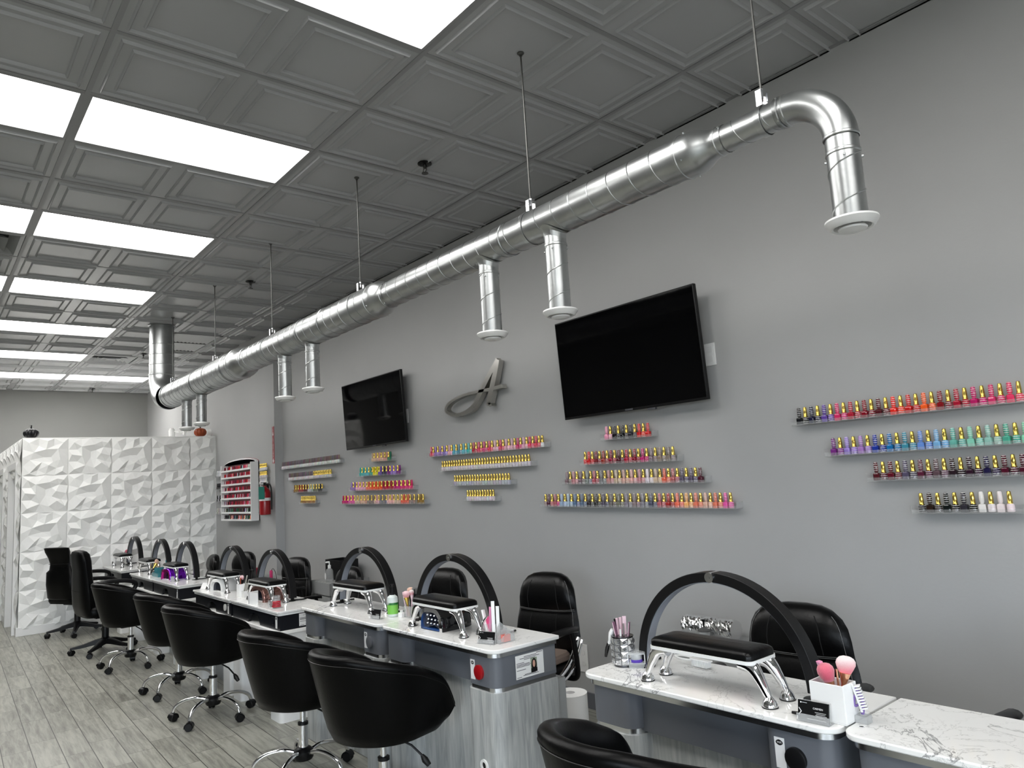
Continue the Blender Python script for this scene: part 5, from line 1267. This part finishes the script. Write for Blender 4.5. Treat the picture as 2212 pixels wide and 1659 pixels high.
# foil covered roll by the wall and its cabinet
tag(MB().box(-2.75, -2.28, 3.30, 3.50, 0, .610).build('side_cabinet', M_greyp, None, smooth=0), 'low grey cabinet standing by the wall under the foil covered roll', 'cabinet')
rows = []; rr = random.Random(9)
for i in range(41):
    x = -.165 + .33 * i / 40; row = []
    for k in range(28):
        a = 2 * PI * k / 28; r = .052 + rr.uniform(-.003, .003); row.append((x, r * math.cos(a), .054 + r * math.sin(a)))
    rows.append(row)
m_ = MB().grid(rows, closed=True); m_.f += [tuple(range(28)), tuple(40 * 28 + k for k in range(28))]; m_.m += [0, 0]
fo = m_.build('foil_roll', M_foil, None, (-2.515, 3.40, .610), -.03, smooth=0); tag(fo, 'crumpled silver foil covered roll by the wall, seen through the foreground arch', 'roll')
t = thing('glass_jar', 'small lidded jar with a black knob before the foil roll', 'jar', (-2.50, 3.32, .610))
MB().lathe([(.028, 0), (.030, .005), (.030, .045), (.026, .05)], 20).build('body', M_ice, t); MB().lathe([(.036, .048), (.034, .055), (.012, .068)], 20).build('lid', mat('smoky lid', (.09, .09, .09, 1), .25), t); MB().lathe([(.005, .066), (.005, .095), (.010, .103), (.010, .108)], 14).build('knob', M_black, t)
# paper roll between the two table groups
t = thing('paper_roll', 'big upright roll of white paper in the gap between the tables', 'roll', (-3.06, 2.86, .0))
MB().lathe([(.026, .36), (.088, .36), (.088, .03), (.026, .03)], 36, caps=False).lathe([(.026, .03), (.026, .36)], 20, caps=False).build('paper', M_paper, t)
MB().lathe([(.0255, .2), (.0255, .345), (.0001, .345)], 20, caps=False).build('core_hole', M_dark, t)
MB().lathe([(.10, 0), (.10, .03)], 30).build('stand_base', M_black, t)
p_ = [o for o in COL.objects if o.name.startswith('paper_roll')][0]; p_.location = (-2.86, 2.64, .07)

# --- nail lamps
def nail_lamp(lb, x, y, z, rz, w, d, h, mb_, mf, studs=True, side=None):
    t = thing('nail_lamp', lb, 'nail lamp', (x, y, z), rz, 'nail curing lamps')
    def prof(s, top=1.0):
        return [(-w / 2 * s, 0)] + [(w / 2 * s * math.cos(a) ** 1 if False else w / 2 * s * (math.copysign(abs(math.cos(a)) ** .55, math.cos(a))), h * top * (abs(math.sin(a)) ** .75)) for a in [PI - PI * k / 18 for k in range(19)]] + [(w / 2 * s, 0)]
    rows = [[(px, y_, pz) for px, pz in prof(s, tp)] for (y_, s, tp) in ((0, .97, .95), (.006, 1, 1), (d * .6, 1, 1), (d * .85, .93, .93), (d, .75, .75))]
    m = MB().grid(rows); n = len(rows[0]); m.f.append(tuple(4 * n + k for k in range(n))); m.m.append(0); m.grid([[(p[0], p[1], .0015) for p in (r[0], r[-1])] for r in rows])
    m.build('housing', mb_, t, smooth=50)
    rim = MB(); a0 = prof(.97, .95); a1 = prof(.80, .78); rim.grid([[(p[0], -.001, p[1]) for p in a0], [(p[0], -.004, p[1]) for p in a1], [(p[0], .02, p[1]) for p in prof(.76, .74)]]); rim.build('rim', mf, t, smooth=50, fixn=False)
    q = MB(); q.grid([[(p[0], .021, p[1]) for p in prof(.78, .76)], [(0, .0215, .02)] * len(a0)]); q.build('reflector', mat('lamp inside', (.02, .024, .04, 1), .12, metal=.5), t, smooth=50)
    if studs:
        f = MB()
        for r_ in range(3):
            for c_ in range(4): f.lathe([(.005, .016), (.003, .010), (.0005, .008)], 8, (-.045 + c_ * .03 + (.008 if r_ % 2 else 0), 0, .03 + r_ * .02), axis='y')
        f.build('diode', M_chrome, t)
    MB().box(-w * .38, w * .38, .004, d * .5, .001, .006).build('base_plate', mat('blue plate', rgb(40, 78, 140), .3) if studs else M_white, t, smooth=0)
    return t
nail_lamp('black glossy nail lamp with studded opening under the arm rest', -3.215, 2.045, ZD, .03, .205, .20, .115, M_blackg, M_chrome)
M_irid = mat('purple mirror', rgb(130, 40, 200), .08, metal=.9)
M_rosem = mat('rose mirror', rgb(150, 112, 104), .08, metal=.85)
nail_lamp('white nail lamp with printed side under the arm rest', -6.56, 2.035, ZC, .25, .19, .18, .105, M_white, M_white, False)
nail_lamp('purple mirrored nail lamp on the table second from the partition', -8.12, 2.02, ZC, .2, .20, .19, .11, M_irid, mat('magenta mirror', rgb(190, 40, 140), .1, metal=.8), False)
nail_lamp('rose brown mirrored nail lamp under the arm rest', -5.60, 2.035, ZC, .15, .22, .19, .115, M_rosem, M_rosem, False)
text_obj('PROFESSIONAL', .014, M_ink, Txyz(-6.50, 2.02, ZC + .035) @ Matrix.Rotation(.9, 4, 'Z') @ RX, 'lettering', [o for o in COL.objects if o.name.startswith('nail_lamp')][1]) if 0 else None

# --- table with the black lamp: clear organiser
t = thing('acrylic_organiser', 'slanted clear acrylic organiser at the corner by the black cards', 'organiser', (-2.745, 2.055, ZD), .05)
f = MB(); f.box(0, .075, 0, .09, 0, .003)
for (x_, h) in ((0, .075), (.025, .085), (.05, .06), (.073, .045)): f.prism([(0, .003), (.09, .003), (.09, h * .6), (.05, h), (.0, h * .3)], x_, x_ + .002, 'x')
f.box(0, .075, .088, .09, .003, .05); f.box(0, .075, 0, .002, .003, .02)
f.build('dividers', M_clearp, t, smooth=0)
OB = (-2.745, 2.055, ZD + .0035)
t = thing('clear_cup', 'tall flared clear cup behind the black business cards', 'cup', (-2.80, 2.095, ZD))
MB().lathe([(.020, .0), (.022, .002), (.034, .075), (.032, .075), (.020, .004)], 20).build('cup', M_clear, t)
CB = (-2.80, 2.095, ZD + .004)
slab('nail_file', 'white nail file leaning left out of the clear flared cup', 'nail file', P3(CB, .008, 0, 0), P3(CB, -.034, .0, .125), .020, .010, M_white, 'files by the black cards', .3)
slab('nail_file', 'pale pink nail file upright in the clear flared cup', 'nail file', P3(CB, .006, .006, 0), P3(CB, .010, .012, .14), .018, .008, M_pink, 'files by the black cards', .3)
slab('nail_file', 'hot pink nail buffer low in the clear flared cup', 'nail buffer', P3(CB, -.006, .006, 0), P3(CB, -.012, .012, .095), .020, .016, M_pinkd, 'files by the black cards', .2)
slab('nail_file', 'tall white nail file at the right, before the arch foot', 'nail file', P3(OB, .014, .02, 0), P3(OB, .004, .03, .175), .016, .006, M_white, 'files by the black cards', .2)
slab('nail_file', 'second tall white nail file in the slanted organiser', 'nail file', P3(OB, .015, .045, 0), P3(OB, .012, .05, .150), .016, .006, M_white, 'files by the black cards', .2)
tag(MB().tube(smooth_path([(0, 0, 0), (-.01, 0, .04), (.0, 0, .08), (.03, 0, .11)], 6), [.003] * 6 + [.005] * 13, 8).build('tweezers', M_chrome, None, P3(CB, .012, -.036, -.003)), 'shiny curved tweezers leaning before the clear organiser', 'tweezers')
tag(openbox(.020, .04, .03, .002).build('pink_box', mat('coral pink', rgb(226, 130, 120), .5), None, P3(OB, .0515, .03, 0), smooth=0), 'small coral pink box in the slanted organiser', 'box')
# --- bottle table
t = thing('pump_bottle', 'white bottle with green OUT label beside the arm rest', 'bottle', (-3.745, 2.135, ZD))
MB().lathe([(.028, 0), (.031, .004), (.031, .095), (.028, .108), (.016, .118), (.013, .12)], 28).build('body', mat('milky plastic', (.62, .68, .66, 1), .3), t)
MB().lathe([(.0315, .016), (.0315, .070)], 28, caps=False).build('label_band', mat('lime label', rgb(120, 190, 80), .4), t)
MB().lathe([(.0316, .066), (.0316, .078)], 28, caps=False).build('dark_label_band', mat('dark green label', rgb(36, 110, 50), .4), t)
for k, ch in enumerate('N OUT'):
    a = -2.45 + k * .30; text_obj(ch, .013, M_signw, Txyz(.0318 * math.cos(a), .0318 * math.sin(a), .072) @ Matrix.Rotation(a + PI / 2, 4, 'Z') @ RX, parent=t)
MB().lathe([(.014, .118), (.014, .128)], 16).build('collar', M_black, t)
MB().lathe([(.006, .126), (.006, .165)], 10).build('pump_stem', M_black, t)
MB().lathe([(.012, .162), (.014, .17), (.012, .178)], 14).tube([(0, 0, .172), (.02, -.01, .172), (.036, -.02, .166)], .005, 8).build('pump_head', M_black, t)
tag(MB().lathe([(.014, 0), (.014, .022), (.010, .024), (.010, .034)], 16).build('small_jar', M_white, None, (-3.70, 2.165, ZD)), 'small white jar between the green bottle and the clear brush cup', 'jar')
tag(MB().box(-.014, .014, -.011, .011, 0, .026).build('white_block', M_white, None, (-3.672, 2.145, ZD), .3, smooth=0, bev=.002), 'little white block before the clear brush cup', 'block')
tag(openbox(.065, .06, .062, .0025).build('brush_cup', M_clearp, None, (-3.665, 2.16, ZD), smooth=0), 'clear square cup full of brushes between two arch lamps', 'cup')
BC = (-3.665, 2.16, ZD + .003)
gB = 'dust brushes in the clear square cup'
brush('dust brush with flared pale pink hair and gold ferrule in the clear cup', P3(BC, .035, .012, 0), P3(BC, .022, .008, .105), .006, M_gold, H_pale, .027, .036, gB, fan=True)
brush('dust brush with round peach hair in the clear cup', P3(BC, .025, .03, 0), P3(BC, .020, .035, .125), .005, M_black, H_peach, .020, .032, gB)
brush('dust brush with dark grey hair at the back of the clear cup', P3(BC, .045, .045, 0), P3(BC, .050, .05, .125), .005, M_black, H_dark, .022, .036, gB)
brush('dust brush with pale pink hair and pink handle in the clear cup', P3(BC, .04, .035, 0), P3(BC, .048, .026, .120), .005, M_pinkw, H_white, .016, .026, gB)
slab('nail_file', 'white pink edged file leaning left in the clear brush cup', 'nail file', P3(BC, .018, .012, 0), P3(BC, -.014, .006, .132), .010, .006, M_pinkw, None, .2)
for k, (dx, h, m_, lb) in enumerate(((.052, .142, M_pinkw, 'pale pink stick tool at the right of the clear brush cup'), (.056, .150, M_black, 'thin black stick tool at the right of the clear brush cup'), (.048, .125, M_steel, 'short metal stick tool in the clear brush cup'))):
    stick('nail_tool', lb, 'tool', P3(BC, .045, .02 + .012 * k, 0), P3(BC, dx + .008, .02 + .014 * k, h), .003, m_)

# --- black and white tables
t = thing('card_tent', 'small folded paper card at the left end of the white lamp table', 'card', (-6.885, 2.05, ZC), .5)
MB().prism([(-.03, 0), (0, .05), (.03, 0), (.028, 0), (0, .047), (-.028, 0)], -.04, .04, 'x').build('card', M_paper, t, smooth=0)
t = thing('brush_box', 'white hexagonal brush cup with a side pocket between two nail lamps', 'organiser', (-6.02, 2.07, ZC))
hx = [(.042 * math.cos(PI * k / 3 + .2), .042 * math.sin(PI * k / 3 + .2)) for k in range(6)]; hi = [(x * .88, y * .88) for x, y in hx]
m_ = MB(); m_.prism(hi, 0.001, .004); rows = [[(x, y, 0) for x, y in hx], [(x, y, .10) for x, y in hx], [(x, y, .10) for x, y in hi], [(x, y, .004) for x, y in hi]]; m_.grid(rows, closed=True); m_.build('cup', M_white, t, smooth=0)
openbox(.055, .05, .05, .003, .042, -.02).build('side_pocket', M_white, t, smooth=0)
HB = (-6.02, 2.07, ZC + .005)
brush('dust brush with pale pink hair in the white hexagonal cup', P3(HB, 0, 0, 0), P3(HB, -.004, .0, .125), .006, M_black, H_pale, .030, .036, None, fan=True)
for k in range(5):
    stick('nail_tool', 'dark handled tool in the white hexagonal cup, %s from the left' % UNITS[k + 1], 'tool', P3(HB, -.022 + k * .011, -.012, 0), P3(HB, -.026 + k * .014, -.016, .135 + .008 * (k % 2)), .0045, (M_black, M_steel, M_black, mat('orange handle', rgb(200, 90, 50), .4), M_black)[k], 'tools in the hexagonal cup')
for k in range(3):
    slab('nail_file', '%s grey nail file leaning right in the side pocket of the hexagonal cup' % ('longest', 'middle', 'shortest')[k], 'nail file', P3(HB, .052 + k * .012, -.01 + .01 * k, 0), P3(HB, .115 + k * .016, .0 + .01 * k, .165 - .03 * k), .012, .005, mat('file grey', rgb(190, 188, 180), .6) if k == 0 else bpy.data.materials['file grey'], 'files in the side pocket', .3)
# rose lamp table
t = thing('card_box', 'white printed card standing before the rose mirrored lamp', 'card', (-5.50, 1.972, ZC), .32)
MB().box(-.045, .05, 0, .0015, 0, .082).box(-.06, -.0585, 0, .09, 0, .085).build('card', M_paper, t, smooth=0)
t = thing('polish_stand', 'clear stand holding a cup with stacked red rings and a dark bottle', 'stand', (-5.17, 2.01, ZC), .1)
MB().box(-.055, .045, -.03, .035, 0, .004).box(-.055, -.052, -.03, .03, .004, .05).box(-.02, -.018, -.03, .03, .004, .045).build('stand', M_clearp, t, smooth=0)
t = thing('clear_cup', 'round clear cup wrapped with red rings at the table corner', 'cup', (-5.15, 2.01, ZC + .0045))
MB().lathe([(.026, 0), (.026, .082), (.0245, .082), (.0245, .002)], 24).build('cup', M_clear, t)
for k in range(4): MB().lathe([(.0262, .004 + k * .011), (.032 - k * .001, .006 + k * .011), (.032 - k * .001, .010 + k * .011), (.0262, .012 + k * .011)], 24, caps=False).build('red_ring', mat('red glass', rgb(180, 16, 40), .1, spec=.7) if k == 0 else bpy.data.materials['red glass'], t)
tag(MB().box(-.013, .013, -.012, .012, 0, .04).build('dark_bottle', M_blackg, None, (-5.205, 2.0, ZC + .0045), smooth=0, bev=.002), 'small dark square bottle left of the red ringed cup', 'bottle')
# purple lamp table and its neighbour
M_teal = mat('teal acrylic', rgb(60, 130, 140), .15, alpha=.75)
t = thing('acrylic_organiser', 'teal tinted organiser with bottles left of the purple lamp', 'organiser', (-8.70, 2.03, ZC))
f = openbox(.24, .13, .04, .004); f.box(.08, .084, .004, .126, .004, .09); f.box(.16, .164, .004, .126, .004, .09); f.box(0, .24, .126, .13, .04, .11); f.build('tray', M_teal, t, smooth=0)
tag(MB().lathe([(.028, 0), (.028, .05), (.02, .056), (.02, .066)], 20).build('jar', mat('teal jar', rgb(70, 140, 160), .4), None, (-8.66, 2.095, ZC + .0045)), 'teal jar in the teal organiser', 'jar')
for k, (c, h) in enumerate(((rgb(190, 140, 120), .07), (rgb(60, 50, 50), .075), (rgb(40, 30, 36), .07), (rgb(150, 90, 70), .06))):
    tag(MB().lathe([(.012, 0), (.012, h * .6), (.007, h * .65), (.007, h)], 12).build('small_bottle', mat('bottle tone', c, .3), None, (-8.595 + k * .034, 2.09, ZC + .0045)), '%s small bottle from the left inside the teal organiser' % UNITS[k + 1], 'bottle', 'small bottles in the teal organiser')
for k in range(3): stick('nail_tool', '%s teal stick standing at the back of the teal organiser' % ('left', 'middle', 'right')[k], 'tool', (-8.60 + k * .05, 2.145, ZC + .0045), (-8.60 + k * .05, 2.145, ZC + .16 - .02 * k), .005, M_teal, 'teal sticks')
brush('dust brush with peach hair lying left of the teal organiser', (-8.86, 2.05, ZC + .012), (-8.93, 2.12, ZC + .10), .007, M_gold, H_peach, .04, .06, None, fan=True)
t = thing('wire_basket', 'white wire basket between the teal organiser and the purple lamp', 'basket', (-8.53, 2.245, ZC))
f = MB()
for k in range(7):
    x = -.07 + k * .0233; f.tube([(x, -.04, .0), (x, -.05, .11), (x, -.05, .15 if k % 2 else .12)], .003, 6); f.tube([(x, .04, .0), (x, .05, .13)], .003, 6)
for z, e in ((.003, .04), (.06, .045), (.11, .05)): f.tube([(-.075, -e, z), (.075, -e, z), (.075, e, z), (-.075, e, z), (-.075, -e, z)], .003, 6)
f.tube(smooth_path([(-.07, 0, .12), (-.04, 0, .19), (.03, 0, .19), (.07, 0, .12)], 6), .004, 6); f.build('wires', M_signw, t)
tag(openbox(.04, .03, .05, .002).build('clear_box', M_clearp, None, (-7.86, 2.00, ZC), smooth=0), 'small clear box before the legs of the purple lamp arm rest', 'box')
t = thing('tool_cup', 'smoky flared cup with brushes on the farthest table', 'cup', (-10.835, 2.25, ZC))
MB().lathe([(.022, 0), (.045, .11), (.043, .11), (.020, .003)], 18).build('cup', mat('smoky acrylic', (.2, .2, .18, 1), .1, alpha=.6), t)
brush('dust brush with dark rose hair in the smoky cup on the farthest table', (-10.83, 2.25, ZC + .004), (-10.84, 2.24, ZC + .14), .006, M_steel, H_rose, .045, .05, None, fan=True)
stick('nail_tool', 'dark stick tool leaning left in the smoky cup', 'tool', (-10.84, 2.245, ZC + .004), (-10.87, 2.21, ZC + .15), .004, M_black); stick('nail_tool', 'pale stick tool in the smoky cup', 'tool', (-10.83, 2.255, ZC + .004), (-10.87, 2.26, ZC + .145), .005, M_pinkw)

# --- along the wall behind the tables
t = thing('drawer_trolley', 'grey two drawer trolley by the wall with a pump bottle on top', 'trolley', (-7.05, 3.115, 0))
MB().box(0, .44, 0, .40, .06, .655).build('body', M_greyp, t, smooth=0)
for z in (.45, .52): pass
MB().box(.008, .432, -.016, 0, .535, .65).build('drawer', M_greyp, t, smooth=0); MB().box(.008, .432, -.016, 0, .30, .52).build('drawer', M_greyp, t, smooth=0); MB().box(.008, .432, -.016, 0, .08, .29).build('drawer', M_greyp, t, smooth=0)
MB().box(0.01, .05, .02, .38, 0, .06).box(.39, .43, .02, .38, 0, .06).build('foot', M_black, t, smooth=0)
t = thing('pump_bottle', 'clear pump bottle with white round label on the grey trolley', 'bottle', (-6.74, 3.16, .6555))
MB().lathe([(.034, 0), (.036, .004), (.036, .10), (.026, .12), (.014, .125)], 24).build('body', M_clearp, t); MB().lathe([(.016, .125), (.016, .155), (.006, .158), (.006, .185)], 14).tube([(0, 0, .185), (-.05, -.01, .18)], .008, 8).build('pump', M_white, t)
MB().prism([(-.015 + .017 * math.cos(a), .055 + .032 * math.sin(a)) for a in [2 * PI * k / 20 for k in range(20)]], -.0375, -.0365, 'y').build('label_patch', M_paper, t, smooth=0)
f = openbox(.32, .20, .19, .006)
tag(f.build('black_basket', M_black, None, (-7.0, 3.24, .6555), smooth=0), 'black slotted basket on the grey trolley behind the pump bottle', 'basket')
DRILL = (-8.40, 3.22, .5655); CORAL = (-8.84, 3.22, .5655)
t = thing('wall_cart', 'low grey cart by the wall corner under the pink devices', 'cart', (-8.98, 3.15, 0)); MB().box(0, .9, 0, .255, .05, .565).build('body', M_greyp, t, smooth=0); MB().box(.02, .06, .02, .23, 0, .05).box(.84, .88, .02, .23, 0, .05).build('foot', M_black, t, smooth=0)
t = thing('nail_drill', 'hot pink cylindrical nail drill with a curved cord near the wall corner', 'device', DRILL); MB().lathe([(.012, 0), (.018, .01), (.018, .085), (.010, .10)], 20).build('body', M_pinkd, t); MB().tube(smooth_path([(.01, 0, .095), (.06, 0, .12), (.13, 0, .08), (.17, 0, .003)], 6), .003, 6).build('cord', M_black, t)
t = thing('flared_cup', 'small coral flared cup near the wall corner beside the technician chair', 'cup', CORAL); MB().lathe([(.014, 0), (.02, .04), (.036, .10), (.034, .10), (.018, .04)], 20).build('body', mat('coral cup', rgb(200, 70, 90), .4), t)
